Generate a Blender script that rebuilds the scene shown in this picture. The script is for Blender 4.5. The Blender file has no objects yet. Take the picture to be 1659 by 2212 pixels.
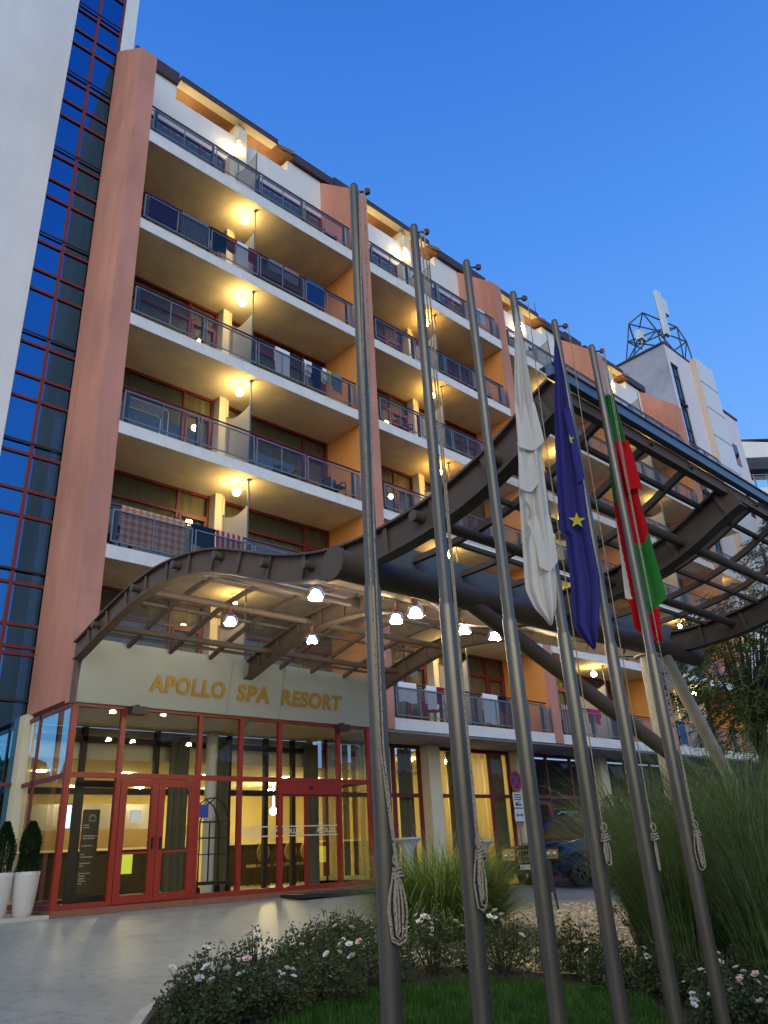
import bpy, bmesh, math, random
from mathutils import Vector, Matrix
rnd = random.Random(11)
sc = bpy.context.scene
COL = sc.collection
sin, cos, pi = math.sin, math.cos, math.pi

# ------------------------------------------------------------------ camera
PITCH, ROLL, YAW = math.radians(24.05), math.radians(-3.15), math.radians(46.07)
Fh = Vector((cos(YAW), sin(YAW), 0)); Rh = Vector((sin(YAW), -cos(YAW), 0)); Zu = Vector((0, 0, 1))
Fw = Fh * cos(PITCH) + Zu * sin(PITCH); Up = -Fh * sin(PITCH) + Zu * cos(PITCH)
R2 = Rh * cos(ROLL) + Up * sin(ROLL); U2 = -Rh * sin(ROLL) + Up * cos(ROLL)
cam = bpy.data.cameras.new('camera'); camo = bpy.data.objects.new('camera', cam); COL.objects.link(camo)
camo.matrix_world = Matrix(((R2.x, U2.x, -Fw.x, 0), (R2.y, U2.y, -Fw.y, 0), (R2.z, U2.z, -Fw.z, 1.6), (0, 0, 0, 1)))
cam.sensor_fit = 'VERTICAL'; cam.sensor_height = 36.0; cam.lens = 1655.0 / 2212.0 * 36.0
cam.clip_start = 0.05; cam.clip_end = 2000
sc.camera = camo

# ------------------------------------------------------------------ dusk sky, afterglow, exposure
world = bpy.data.worlds.new('World'); sc.world = world; world.use_nodes = True
wn = world.node_tree.nodes; wl = world.node_tree.links
for n in list(wn): wn.remove(n)
wo_ = wn.new('ShaderNodeOutputWorld'); wbg = wn.new('ShaderNodeBackground')
wtc = wn.new('ShaderNodeTexCoord'); wsep = wn.new('ShaderNodeSeparateXYZ')
wl.new(wtc.outputs['Generated'], wsep.inputs[0])
wr = wn.new('ShaderNodeValToRGB'); wl.new(wsep.outputs['Z'], wr.inputs[0])
els = wr.color_ramp.elements
els[0].position = 0.0; els[0].color = (0.42, 0.55, 0.95, 1)
els[1].position = 1.0; els[1].color = (0.02, 0.12, 0.50, 1)
for p_, c_ in ((0.30, (0.24, 0.53, 1.08, 1)), (0.50, (0.150, 0.420, 1.06, 1)), (0.66, (0.090, 0.320, 0.96, 1)), (0.82, (0.050, 0.225, 0.80, 1))):
    e_ = els.new(p_); e_.color = c_
# the west: a pale afterglow low in the sky behind the photographer
wdot = wn.new('ShaderNodeVectorMath'); wdot.operation = 'DOT_PRODUCT'
wl.new(wtc.outputs['Generated'], wdot.inputs[0])
GLOW = Vector((-0.80, -0.60, 0.14)).normalized(); wdot.inputs[1].default_value = GLOW
wmr = wn.new('ShaderNodeMapRange'); wmr.inputs['From Min'].default_value = 0.45; wmr.inputs['From Max'].default_value = 1.0
wl.new(wdot.outputs['Value'], wmr.inputs['Value'])
wpw = wn.new('ShaderNodeMath'); wpw.operation = 'POWER'; wpw.inputs[1].default_value = 1.5; wl.new(wmr.outputs[0], wpw.inputs[0])
wmx = wn.new('ShaderNodeMix'); wmx.data_type = 'RGBA'
wl.new(wpw.outputs[0], wmx.inputs[0]); wl.new(wr.outputs[0], wmx.inputs[6]); wmx.inputs[7].default_value = (2.2, 2.25, 2.1, 1)
wl.new(wmx.outputs[2], wbg.inputs[0]); wbg.inputs[1].default_value = 0.92
wl.new(wbg.outputs[0], wo_.inputs[0])
sun = bpy.data.lights.new('sun', 'SUN'); suno = bpy.data.objects.new('sun', sun); COL.objects.link(suno)
sun.energy = 0.78; sun.angle = math.radians(50); sun.color = (0.96, 1.0, 0.95)
suno.rotation_euler = Vector((0.55, 0.80, -0.30)).to_track_quat('-Z', 'Y').to_euler(); suno.location = (0, 0, 40)
sc.view_settings.view_transform = 'Standard'; sc.view_settings.look = 'None'
sc.view_settings.exposure = 0.0; sc.view_settings.gamma = 1.0
sc.cycles.use_denoising = True
sc.cycles.max_bounces = 7; sc.cycles.diffuse_bounces = 3; sc.cycles.glossy_bounces = 4
sc.cycles.transparent_max_bounces = 24; sc.cycles.transmission_bounces = 4
sc.cycles.sample_clamp_indirect = 6.0; sc.cycles.sample_clamp_direct = 0.0
sc.cycles.caustics_reflective = False; sc.cycles.caustics_refractive = False

# ------------------------------------------------------------------ materials
def mat(name, col, rough=0.8, metal=0.0, var=0.12, scale=3.0, bump=0.0, bscale=60.0, dirt=0.0, spec=0.5, streak=False):
    m = bpy.data.materials.new(name); m.use_nodes = True
    nt = m.node_tree; b = nt.nodes['Principled BSDF']
    b.inputs['Roughness'].default_value = rough; b.inputs['Metallic'].default_value = metal
    b.inputs['Specular IOR Level'].default_value = spec
    tc = nt.nodes.new('ShaderNodeTexCoord')
    n1 = nt.nodes.new('ShaderNodeTexNoise'); n1.inputs['Scale'].default_value = scale; n1.inputs['Detail'].default_value = 8; n1.inputs['Roughness'].default_value = 0.65
    src = tc.outputs['Object']
    if streak:
        mp = nt.nodes.new('ShaderNodeMapping'); mp.inputs['Scale'].default_value = (1.0, 1.0, 0.22)
        nt.links.new(src, mp.inputs[0]); src = mp.outputs[0]
    nt.links.new(src, n1.inputs['Vector'])
    rp = nt.nodes.new('ShaderNodeValToRGB')
    rp.color_ramp.elements[0].position = 0.28; rp.color_ramp.elements[1].position = 0.72
    d = 1 - var - dirt; u = 1 + var * 0.6
    rp.color_ramp.elements[0].color = (min(1, col[0] * d), min(1, col[1] * d), min(1, col[2] * d), 1)
    rp.color_ramp.elements[1].color = (min(1, col[0] * u), min(1, col[1] * u), min(1, col[2] * u), 1)
    nt.links.new(n1.outputs[0], rp.inputs[0]); nt.links.new(rp.outputs[0], b.inputs['Base Color'])
    if streak:                                                  # rain runs and big uneven repainted areas
        mp2 = nt.nodes.new('ShaderNodeMapping'); mp2.inputs['Scale'].default_value = (1.5, 1.5, 0.14); nt.links.new(tc.outputs['Object'], mp2.inputs[0])
        n3 = nt.nodes.new('ShaderNodeTexNoise'); n3.inputs['Scale'].default_value = 1.3; n3.inputs['Detail'].default_value = 9; n3.inputs['Roughness'].default_value = .7; nt.links.new(mp2.outputs[0], n3.inputs['Vector'])
        n4 = nt.nodes.new('ShaderNodeTexNoise'); n4.inputs['Scale'].default_value = 0.33; n4.inputs['Detail'].default_value = 5; nt.links.new(tc.outputs['Object'], n4.inputs['Vector'])
        r3 = nt.nodes.new('ShaderNodeMapRange'); r3.inputs['From Min'].default_value = .35; r3.inputs['From Max'].default_value = .62; r3.inputs['To Min'].default_value = 1 - dirt * .55; r3.inputs['To Max'].default_value = 1.0
        r4 = nt.nodes.new('ShaderNodeMapRange'); r4.inputs['From Min'].default_value = .38; r4.inputs['From Max'].default_value = .6; r4.inputs['To Min'].default_value = 1 - dirt * .8; r4.inputs['To Max'].default_value = 1.04
        nt.links.new(n3.outputs[0], r3.inputs[0]); nt.links.new(n4.outputs[0], r4.inputs[0])
        mu = nt.nodes.new('ShaderNodeMath'); mu.operation = 'MULTIPLY'; nt.links.new(r3.outputs[0], mu.inputs[0]); nt.links.new(r4.outputs[0], mu.inputs[1])
        vm = nt.nodes.new('ShaderNodeVectorMath'); vm.operation = 'SCALE'; nt.links.new(rp.outputs[0], vm.inputs[0]); nt.links.new(mu.outputs[0], vm.inputs['Scale']); nt.links.new(vm.outputs[0], b.inputs['Base Color'])
    if bump > 0:
        n2 = nt.nodes.new('ShaderNodeTexNoise'); n2.inputs['Scale'].default_value = bscale; n2.inputs['Detail'].default_value = 6
        nt.links.new(tc.outputs['Object'], n2.inputs['Vector'])
        bp = nt.nodes.new('ShaderNodeBump'); bp.inputs['Strength'].default_value = bump; bp.inputs['Distance'].default_value = 0.02
        nt.links.new(n2.outputs[0], bp.inputs['Height']); nt.links.new(bp.outputs[0], b.inputs['Normal'])
    return m

def glow(name, col, strength):
    m = bpy.data.materials.new(name); m.use_nodes = True; nt = m.node_tree
    b = nt.nodes['Principled BSDF']; b.inputs['Base Color'].default_value = (col[0], col[1], col[2], 1)
    b.inputs['Emission Color'].default_value = (col[0], col[1], col[2], 1); b.inputs['Emission Strength'].default_value = strength
    return m

def glass(name, tint=(0.9, 0.92, 0.92), refl=1.0, base=0.04, rough=0.0, gcol=(1, 1, 1), dirt=0.0):
    m = bpy.data.materials.new(name); m.use_nodes = True; nt = m.node_tree
    for n in list(nt.nodes): nt.nodes.remove(n)
    o = nt.nodes.new('ShaderNodeOutputMaterial'); mx = nt.nodes.new('ShaderNodeMixShader')
    t = nt.nodes.new('ShaderNodeBsdfTransparent'); t.inputs[0].default_value = (*tint, 1)
    g = nt.nodes.new('ShaderNodeBsdfGlossy'); g.inputs['Roughness'].default_value = rough; g.inputs[0].default_value = (*gcol, 1)
    lw = nt.nodes.new('ShaderNodeFresnel'); lw.inputs[0].default_value = 1.5
    mm = nt.nodes.new('ShaderNodeMath'); mm.operation = 'MULTIPLY_ADD'; mm.use_clamp = True
    mm.inputs[1].default_value = refl; mm.inputs[2].default_value = base
    nt.links.new(lw.outputs[0], mm.inputs[0]); nt.links.new(mm.outputs[0], mx.inputs[0])
    nt.links.new(t.outputs[0], mx.inputs[1]); nt.links.new(g.outputs[0], mx.inputs[2]); nt.links.new(mx.outputs[0], o.inputs[0])
    if dirt > 0:                                                # dust film that scatters a little light
        d = nt.nodes.new('ShaderNodeBsdfTranslucent'); d.inputs[0].default_value = (.55, .50, .40, 1); d2 = nt.nodes.new('ShaderNodeBsdfDiffuse'); d2.inputs[0].default_value = (.40, .36, .29, 1)
        dm = nt.nodes.new('ShaderNodeMixShader'); nt.links.new(d.outputs[0], dm.inputs[1]); nt.links.new(d2.outputs[0], dm.inputs[2])
        tc = nt.nodes.new('ShaderNodeTexCoord'); n1 = nt.nodes.new('ShaderNodeTexNoise'); n1.inputs['Scale'].default_value = 2.2; n1.inputs['Detail'].default_value = 7; nt.links.new(tc.outputs['Object'], n1.inputs['Vector'])
        mr = nt.nodes.new('ShaderNodeMapRange'); mr.inputs['From Min'].default_value = .3; mr.inputs['From Max'].default_value = .75; mr.inputs['To Min'].default_value = dirt * .4; mr.inputs['To Max'].default_value = dirt * 1.6
        nt.links.new(n1.outputs[0], mr.inputs[0]); m2 = nt.nodes.new('ShaderNodeMixShader'); nt.links.new(mr.outputs[0], m2.inputs[0]); nt.links.new(mx.outputs[0], m2.inputs[1]); nt.links.new(dm.outputs[0], m2.inputs[2]); nt.links.new(m2.outputs[0], o.inputs[0])
    return m

def cloth(name, col, col2=None, pattern=None, scale=8.0, transl=0.25):
    m = bpy.data.materials.new(name); m.use_nodes = True; nt = m.node_tree
    b = nt.nodes['Principled BSDF']; b.inputs['Roughness'].default_value = 0.95; b.inputs['Specular IOR Level'].default_value = 0.1
    b.inputs['Base Color'].default_value = (*col, 1)
    tc = nt.nodes.new('ShaderNodeTexCoord')
    if pattern:
        mp = nt.nodes.new('ShaderNodeMapping'); mp.inputs['Rotation'].default_value = (0, math.radians(45), 0) if pattern == 'check' else (0, 0, 0)
        nt.links.new(tc.outputs['Object'], mp.inputs[0])
        if pattern == 'check':
            p = nt.nodes.new('ShaderNodeTexChecker'); p.inputs['Scale'].default_value = scale; nt.links.new(mp.outputs[0], p.inputs[0])
            p.inputs[1].default_value = (*col, 1); p.inputs[2].default_value = (*col2, 1); outp = p.outputs[0]
        else:
            p = nt.nodes.new('ShaderNodeTexWave'); p.inputs['Scale'].default_value = scale; p.bands_direction = 'X' if pattern == 'vstripe' else 'Z'
            nt.links.new(mp.outputs[0], p.inputs[0])
            rp = nt.nodes.new('ShaderNodeValToRGB'); rp.color_ramp.elements[0].position = 0.45; rp.color_ramp.elements[1].position = 0.55
            rp.color_ramp.elements[0].color = (*col, 1); rp.color_ramp.elements[1].color = (*col2, 1)
            nt.links.new(p.outputs[0], rp.inputs[0]); outp = rp.outputs[0]
        nt.links.new(outp, b.inputs['Base Color'])
    n2 = nt.nodes.new('ShaderNodeTexNoise'); n2.inputs['Scale'].default_value = 250
    nt.links.new(tc.outputs['Object'], n2.inputs['Vector'])
    bp = nt.nodes.new('ShaderNodeBump'); bp.inputs['Strength'].default_value = 0.3; bp.inputs['Distance'].default_value = 0.004
    nt.links.new(n2.outputs[0], bp.inputs['Height']); nt.links.new(bp.outputs[0], b.inputs['Normal'])
    if transl > 0:
        o = nt.nodes['Material Output']; mx = nt.nodes.new('ShaderNodeMixShader'); tr = nt.nodes.new('ShaderNodeBsdfTranslucent')
        tr.inputs[0].default_value = (*col, 1); mx.inputs[0].default_value = transl
        nt.links.new(b.outputs[0], mx.inputs[1]); nt.links.new(tr.outputs[0], mx.inputs[2]); nt.links.new(mx.outputs[0], o.inputs[0])
    return m

def leafmat(name, c1, c2, scale=6.0, transl=0.3):
    m = bpy.data.materials.new(name); m.use_nodes = True; nt = m.node_tree
    b = nt.nodes['Principled BSDF']; b.inputs['Roughness'].default_value = 0.55; b.inputs['Specular IOR Level'].default_value = 0.35
    tc = nt.nodes.new('ShaderNodeTexCoord'); n1 = nt.nodes.new('ShaderNodeTexNoise'); n1.inputs['Scale'].default_value = scale; n1.inputs['Detail'].default_value = 4
    nt.links.new(tc.outputs['Object'], n1.inputs['Vector'])
    rp = nt.nodes.new('ShaderNodeValToRGB'); rp.color_ramp.elements[0].position = 0.3; rp.color_ramp.elements[1].position = 0.7
    rp.color_ramp.elements[0].color = (*c1, 1); rp.color_ramp.elements[1].color = (*c2, 1)
    nt.links.new(n1.outputs[0], rp.inputs[0]); nt.links.new(rp.outputs[0], b.inputs['Base Color'])
    o = nt.nodes['Material Output']; mx = nt.nodes.new('ShaderNodeMixShader'); tr = nt.nodes.new('ShaderNodeBsdfTranslucent')
    nt.links.new(rp.outputs[0], tr.inputs[0]); mx.inputs[0].default_value = transl
    nt.links.new(b.outputs[0], mx.inputs[1]); nt.links.new(tr.outputs[0], mx.inputs[2]); nt.links.new(mx.outputs[0], o.inputs[0])
    return m

M = {}
M['salmon'] = mat('salmon_stucco', (0.62, 0.275, 0.200), 0.9, var=0.10, scale=1.4, bump=0.4, bscale=45, dirt=0.16, streak=True)
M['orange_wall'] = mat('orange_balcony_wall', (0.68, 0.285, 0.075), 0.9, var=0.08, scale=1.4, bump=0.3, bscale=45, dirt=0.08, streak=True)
M['white'] = mat('white_stucco', (0.72, 0.72, 0.72), 0.9, var=0.05, scale=0.7, bump=0.3, bscale=50, dirt=0.07, streak=True)
M['fascia'] = mat('slab_edge_paint', (0.74, 0.72, 0.70), 0.85, var=0.06, scale=3, bump=0.3, bscale=30, dirt=0.10)
M['soffit'] = mat('balcony_ceiling_plaster', (0.76, 0.68, 0.48), 0.9, var=0.12, scale=1.3, bump=0.25, bscale=14, dirt=0.12)
M['cream'] = mat('cream_paint', (0.72, 0.64, 0.46), 0.85, var=0.06, scale=2, bump=0.1)
M['grey'] = mat('grey_stucco', (0.40, 0.39, 0.42), 0.95, var=0.22, scale=0.45, bump=0.4, bscale=20, dirt=0.18)
M['lilac'] = mat('pale_lilac_stucco', (0.66, 0.62, 0.66), 0.9, var=0.05, scale=1, bump=0.2)
M['beige'] = mat('beige_cladding', (0.62, 0.50, 0.42), 0.9, var=0.05, scale=1, bump=0.2)
M['cladding'] = mat('pale_grey_cladding', (0.62, 0.66, 0.72), 0.8, var=0.04, scale=1)
M['redframe'] = mat('dark_red_frame', (0.16, 0.018, 0.018), 0.45, var=0.15, scale=5)
M['doorred'] = mat('bright_red_frame', (0.24, 0.020, 0.008), 0.42, var=0.12, scale=5)
M['handrail'] = mat('maroon_handrail', (0.10, 0.012, 0.018), 0.4, var=0.1)
M['railgrey'] = mat('grey_rail_metal', (0.20, 0.22, 0.25), 0.45, metal=0.4, var=0.1)
M['postgrey'] = mat('dark_rail_post', (0.09, 0.105, 0.13), 0.45, metal=0.4, var=0.1)
M['brown'] = mat('brown_roof_metal', (0.055, 0.03, 0.024), 0.55, var=0.15)
M['wood'] = mat('stained_eave_boards', (0.26, 0.125, 0.05), 0.6, var=0.25, scale=4, streak=True)
M['steel'] = mat('brown_painted_steel', (0.118, 0.082, 0.060), 0.55, metal=0.0, spec=0.3, var=0.2, scale=4, bump=0.08, bscale=30)
M['steelblue'] = mat('grey_gutter_sheet', (0.19, 0.225, 0.27), 0.5, metal=0.1, var=0.1)
M['flash'] = mat('zinc_edge_sheet', (0.13, 0.18, 0.25), 0.45, metal=0.3, var=0.08)
M['column'] = mat('pale_column_paint', (0.40, 0.36, 0.31), 0.55, var=0.12, scale=3, dirt=0.1)
M['pole'] = mat('grey_bronze_pole', (0.200, 0.168, 0.125), 0.36, metal=0.65, var=0.28, scale=3.5, bump=0.06, bscale=70, dirt=0.1, streak=True)
M['rust'] = mat('rusted_iron', (0.09, 0.055, 0.04), 0.7, metal=0.3, var=0.3, scale=20)
M['rope'] = None
M['sign'] = mat('sign_panel', (0.34, 0.355, 0.325), 0.42, var=0.04, scale=1.5, metal=0.15)
M['gold'] = mat('gold_letters', (0.36, 0.22, 0.035), 0.4, metal=0.2, var=0.08)
M['black'] = mat('black_metal', (0.012, 0.012, 0.013), 0.5, var=0.1)
M['darkframe'] = mat('dark_brown_frame', (0.03, 0.018, 0.014), 0.5, var=0.15)
M['curtain'] = cloth('room_curtain', (0.30, 0.26, 0.14), transl=0.2)
M['curtain_y'] = cloth('sheer_yellow_curtain', (0.70, 0.58, 0.30), transl=0.6)
M['drape'] = cloth('grey_green_drape', (0.13, 0.135, 0.11), transl=0.15)
M['screen'] = mat('frosted_screen', (0.46, 0.44, 0.40), 0.35, var=0.04)
M['glass'] = glass('window_glass', (0.80, 0.82, 0.80), 1.1, 0.05)
M['shopglass'] = glass('shop_glass', (0.85, 0.86, 0.82), 0.45, 0.01)
M['railglass'] = glass('smoked_rail_glass', (0.72, 0.72, 0.74), 0.55, 0.012)
M['roofglass'] = glass('canopy_glass', (0.88, 0.85, 0.78), 0.6, 0.01, dirt=0.13)
M['doorglass'] = glass('entrance_glass', (0.90, 0.92, 0.86), 0.40, 0.012)
M['mirror'] = glass('tinted_mirror_glass', (0.05, 0.06, 0.08), 0.9, 0.39, gcol=(0.15, 0.50, 0.95))
M['lampglow'] = glow('balcony_globe_glow', (1.0, 0.68, 0.25), 120)
M['lampglow_dim'] = glow('balcony_globe_glow_dim', (1.0, 0.66, 0.24), 80)
M['lampglow_amber'] = glow('balcony_globe_glow_amber', (1.0, 0.55, 0.13), 100)
M['lampglow2'] = glow('attic_lamp_glow', (1.0, 0.72, 0.34), 110)
M['white_lamp'] = glow('canopy_lamp_glow', (1.0, 0.87, 0.62), 300)
M['lobby_lamp'] = glow('lobby_lamp_glow', (1.0, 0.80, 0.38), 270)
M['tvscreen'] = glow('lit_screen', (0.35, 0.65, 1.0), 3.0)
M['greenbox'] = glow('lit_green_panel', (0.50, 0.66, 0.08), 0.5)
M['headlight'] = mat('lamp_lens', (0.5, 0.5, 0.5), 0.1, metal=0.6)
M['lamp_glass'] = glass('lamp_bell_glass', (0.9, 0.9, 0.88), 1.0, 0.05)
M['copper'] = mat('copper_fins', (0.45, 0.2, 0.1), 0.3, metal=1.0, var=0.1)
M['floor'] = mat('lobby_floor_tile', (0.42, 0.35, 0.22), 0.25, var=0.08, scale=2)
M['lobbywall'] = mat('lobby_wall', (0.66, 0.55, 0.27), 0.8, var=0.05)
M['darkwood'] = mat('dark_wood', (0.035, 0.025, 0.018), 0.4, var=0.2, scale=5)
M['tanback'] = mat('tan_upholstery', (0.32, 0.22, 0.10), 0.7, var=0.1)
M['boardbrown'] = mat('board_brown', (0.07, 0.042, 0.022), 0.5, var=0.08)
M['pot'] = mat('white_glazed_pot', (0.50, 0.48, 0.45), 0.5, var=0.06, scale=2)
M['soil'] = mat('dark_soil', (0.020, 0.015, 0.010), 0.95, var=0.3, scale=12, bump=0.6, bscale=40)
M['stone'] = mat('pale_kerb_stone', (0.42, 0.39, 0.33), 0.8, var=0.15, scale=6, bump=0.3)
M['brick'] = mat('brick_threshold', (0.20, 0.085, 0.05), 0.8, var=0.25, scale=9, bump=0.4)
M['plastic'] = mat('dark_plastic', (0.022, 0.024, 0.03), 0.4, var=0.1)
M['carpaint'] = mat('dark_blue_car_paint', (0.008, 0.020, 0.058), 0.15, metal=0.4, var=0.05)
M['chrome'] = mat('chrome', (0.6, 0.6, 0.62), 0.12, metal=1.0, var=0.05)
M['tyre'] = mat('tyre_rubber', (0.012, 0.012, 0.012), 0.8)
M['carglass'] = glass('car_glass', (0.10, 0.11, 0.12), 1.0, 0.05)
M['spandex'] = mat('white_table_cover', (0.55, 0.60, 0.72), 0.7, var=0.04)
M['plate'] = mat('white_plate', (0.70, 0.70, 0.68), 0.5, var=0.04)
M['signred'] = mat('sign_red', (0.55, 0.03, 0.03), 0.45, var=0.05)
M['signblue'] = mat('sign_blue', (0.02, 0.05, 0.28), 0.45, var=0.05)
M['ink'] = mat('black_ink', (0.015, 0.015, 0.015), 0.6)
M['frost'] = mat('frosted_band', (0.50, 0.48, 0.40), 0.6, var=0.03)
M['antwhite'] = mat('antenna_white', (0.62, 0.68, 0.68), 0.5, var=0.04)
M['antsteel'] = mat('antenna_steel', (0.06, 0.075, 0.095), 0.5, metal=0.4, var=0.15)
M['bark'] = mat('brown_bark', (0.07, 0.05, 0.035), 0.95, var=0.3, scale=10, bump=0.6)
M['treeleaf'] = leafmat('tree_leaf', (0.022, 0.045, 0.010), (0.07, 0.13, 0.025), 1.6)
M['roseleaf'] = leafmat('rose_leaf', (0.022, 0.042, 0.012), (0.085, 0.12, 0.040), 5)
M['pampas'] = leafmat('pampas_blade', (0.036, 0.085, 0.022), (0.23, 0.32, 0.11), 12)
M['fountain'] = leafmat('fountain_grass_blade', (0.035, 0.085, 0.012), (0.15, 0.24, 0.035), 9)
M['dryblade'] = leafmat('pale_dry_blade', (0.13, 0.18, 0.07), (0.33, 0.37, 0.18), 7)
M['shrubleaf'] = leafmat('shrub_leaf', (0.035, 0.06, 0.016), (0.13, 0.16, 0.05), 3)
M['lawn'] = leafmat('lawn_blade', (0.020, 0.060, 0.006), (0.055, 0.135, 0.014), 5)
M['addedleaf'] = leafmat('added_tree_foliage', (0.014, 0.026, 0.009), (0.045, 0.07, 0.02), 1.5)
M['conifer'] = leafmat('conifer_needles', (0.006, 0.022, 0.006), (0.02, 0.055, 0.012), 14)
M['petal'] = leafmat('white_petal', (0.66, 0.62, 0.58), (0.85, 0.82, 0.80), 20, 0.15)
M['petalpink'] = leafmat('pink_petal', (0.62, 0.36, 0.34), (0.80, 0.58, 0.54), 20, 0.15)
M['wtowel'] = cloth('white_towel', (0.80, 0.81, 0.86), transl=0.15)
M['flagwhite'] = cloth('white_flag', (0.74, 0.69, 0.62), transl=0.3)
M['flagblue'] = cloth('blue_flag', (0.052, 0.050, 0.215), transl=0.25)
M['flagstar'] = cloth('flag_star', (0.60, 0.44, 0.06), transl=0.1)
M['flaggreen'] = cloth('green_flag', (0.03, 0.19, 0.035), transl=0.25)
M['flagred'] = cloth('red_flag', (0.52, 0.012, 0.016), transl=0.25)
M['logotan'] = cloth('flag_logo', (0.42, 0.33, 0.20), transl=0.1)

# rope: pale strands with dark flecks
m = bpy.data.materials.new('flecked_rope'); m.use_nodes = True; nt = m.node_tree
b = nt.nodes['Principled BSDF']; b.inputs['Roughness'].default_value = 0.95
tc = nt.nodes.new('ShaderNodeTexCoord'); wv = nt.nodes.new('ShaderNodeTexNoise'); wv.inputs['Scale'].default_value = 130; wv.inputs['Detail'].default_value = 1
nt.links.new(tc.outputs['Object'], wv.inputs[0]); rp = nt.nodes.new('ShaderNodeValToRGB')
rp.color_ramp.elements[0].position = 0.36; rp.color_ramp.elements[0].color = (0.07, 0.05, 0.04, 1); rp.color_ramp.elements[1].position = 0.44; rp.color_ramp.elements[1].color = (0.38, 0.30, 0.20, 1)
nt.links.new(wv.outputs[0], rp.inputs[0]); nt.links.new(rp.outputs[0], b.inputs['Base Color']); M['rope'] = m

# driveway: smooth sealed grey paving with scuffs
m = bpy.data.materials.new('sealed_grey_paving'); m.use_nodes = True; nt = m.node_tree
b = nt.nodes['Principled BSDF']; tc = nt.nodes.new('ShaderNodeTexCoord')
n1 = nt.nodes.new('ShaderNodeTexNoise'); n1.inputs['Scale'].default_value = 0.5; n1.inputs['Detail'].default_value = 9; n1.inputs['Roughness'].default_value = 0.7
n2 = nt.nodes.new('ShaderNodeTexNoise'); n2.inputs['Scale'].default_value = 7.0; n2.inputs['Detail'].default_value = 10; n2.inputs['Roughness'].default_value = 0.75
vo = nt.nodes.new('ShaderNodeTexVoronoi'); vo.feature = 'DISTANCE_TO_EDGE'; vo.inputs['Scale'].default_value = 14
for q in (n1, n2, vo): nt.links.new(tc.outputs['Object'], q.inputs['Vector'])
r1 = nt.nodes.new('ShaderNodeValToRGB'); r1.color_ramp.elements[0].position = 0.3; r1.color_ramp.elements[1].position = 0.7
r1.color_ramp.elements[0].color = (0.19, 0.21, 0.205, 1); r1.color_ramp.elements[1].color = (0.285, 0.305, 0.295, 1)
r2 = nt.nodes.new('ShaderNodeValToRGB'); r2.color_ramp.elements[0].position = 0.36; r2.color_ramp.elements[1].position = 0.50
r2.color_ramp.elements[0].color = (0.62, 0.61, 0.58, 1); r2.color_ramp.elements[1].color = (1, 1, 1, 1)
mx = nt.nodes.new('ShaderNodeMix'); mx.data_type = 'RGBA'; mx.blend_type = 'MULTIPLY'; mx.inputs[0].default_value = 1.0
nt.links.new(n1.outputs[0], r1.inputs[0]); nt.links.new(n2.outputs[0], r2.inputs[0])
nt.links.new(r1.outputs[0], mx.inputs[6]); nt.links.new(r2.outputs[0], mx.inputs[7]); nt.links.new(mx.outputs[2], b.inputs['Base Color'])
r3 = nt.nodes.new('ShaderNodeMapRange'); r3.inputs['To Min'].default_value = 0.32; r3.inputs['To Max'].default_value = 0.6
nt.links.new(n2.outputs[0], r3.inputs[0]); nt.links.new(r3.outputs[0], b.inputs['Roughness'])
bp = nt.nodes.new('ShaderNodeBump'); bp.inputs['Strength'].default_value = 0.25; bp.inputs['Distance'].default_value = 0.01
nt.links.new(n2.outputs[0], bp.inputs['Height']); nt.links.new(bp.outputs[0], b.inputs['Normal']); M['paving'] = m

# pebbles / gravel bed
m = bpy.data.materials.new('tan_pebbles'); m.use_nodes = True; nt = m.node_tree
b = nt.nodes['Principled BSDF']; b.inputs['Roughness'].default_value = 0.8; tc = nt.nodes.new('ShaderNodeTexCoord')
vo = nt.nodes.new('ShaderNodeTexVoronoi'); vo.inputs['Scale'].default_value = 16; nt.links.new(tc.outputs['Object'], vo.inputs['Vector'])
rp = nt.nodes.new('ShaderNodeValToRGB'); rp.color_ramp.elements[0].color = (0.13, 0.095, 0.05, 1); rp.color_ramp.elements[1].color = (0.62, 0.53, 0.36, 1)
nt.links.new(vo.outputs['Color'], rp.inputs[0]); nt.links.new(rp.outputs[0], b.inputs['Base Color']); M['pebble'] = m
M['ground'] = mat('ground_earth', (0.10, 0.10, 0.09), 0.95, var=0.2, scale=0.5)

# ------------------------------------------------------------------ mesh helpers
ORG = {}
def worg(o):
    v = Vector((0, 0, 0))
    while o is not None:
        v = v + ORG.get(o.name, Vector((0, 0, 0))); o = o.parent
    return v

def tag(o, label=None, cat=None, group=None, kind=None):
    if label: o['label'] = label
    if cat: o['category'] = cat
    if group: o['group'] = group
    if kind: o['kind'] = kind
    return o

def thing(name, label, cat, loc=(0, 0, 0), group=None):
    o = bpy.data.objects.new(name, None); COL.objects.link(o); o.location = loc; o.empty_display_size = 0.2
    ORG[o.name] = Vector(loc); return tag(o, label, cat, group)

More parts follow.
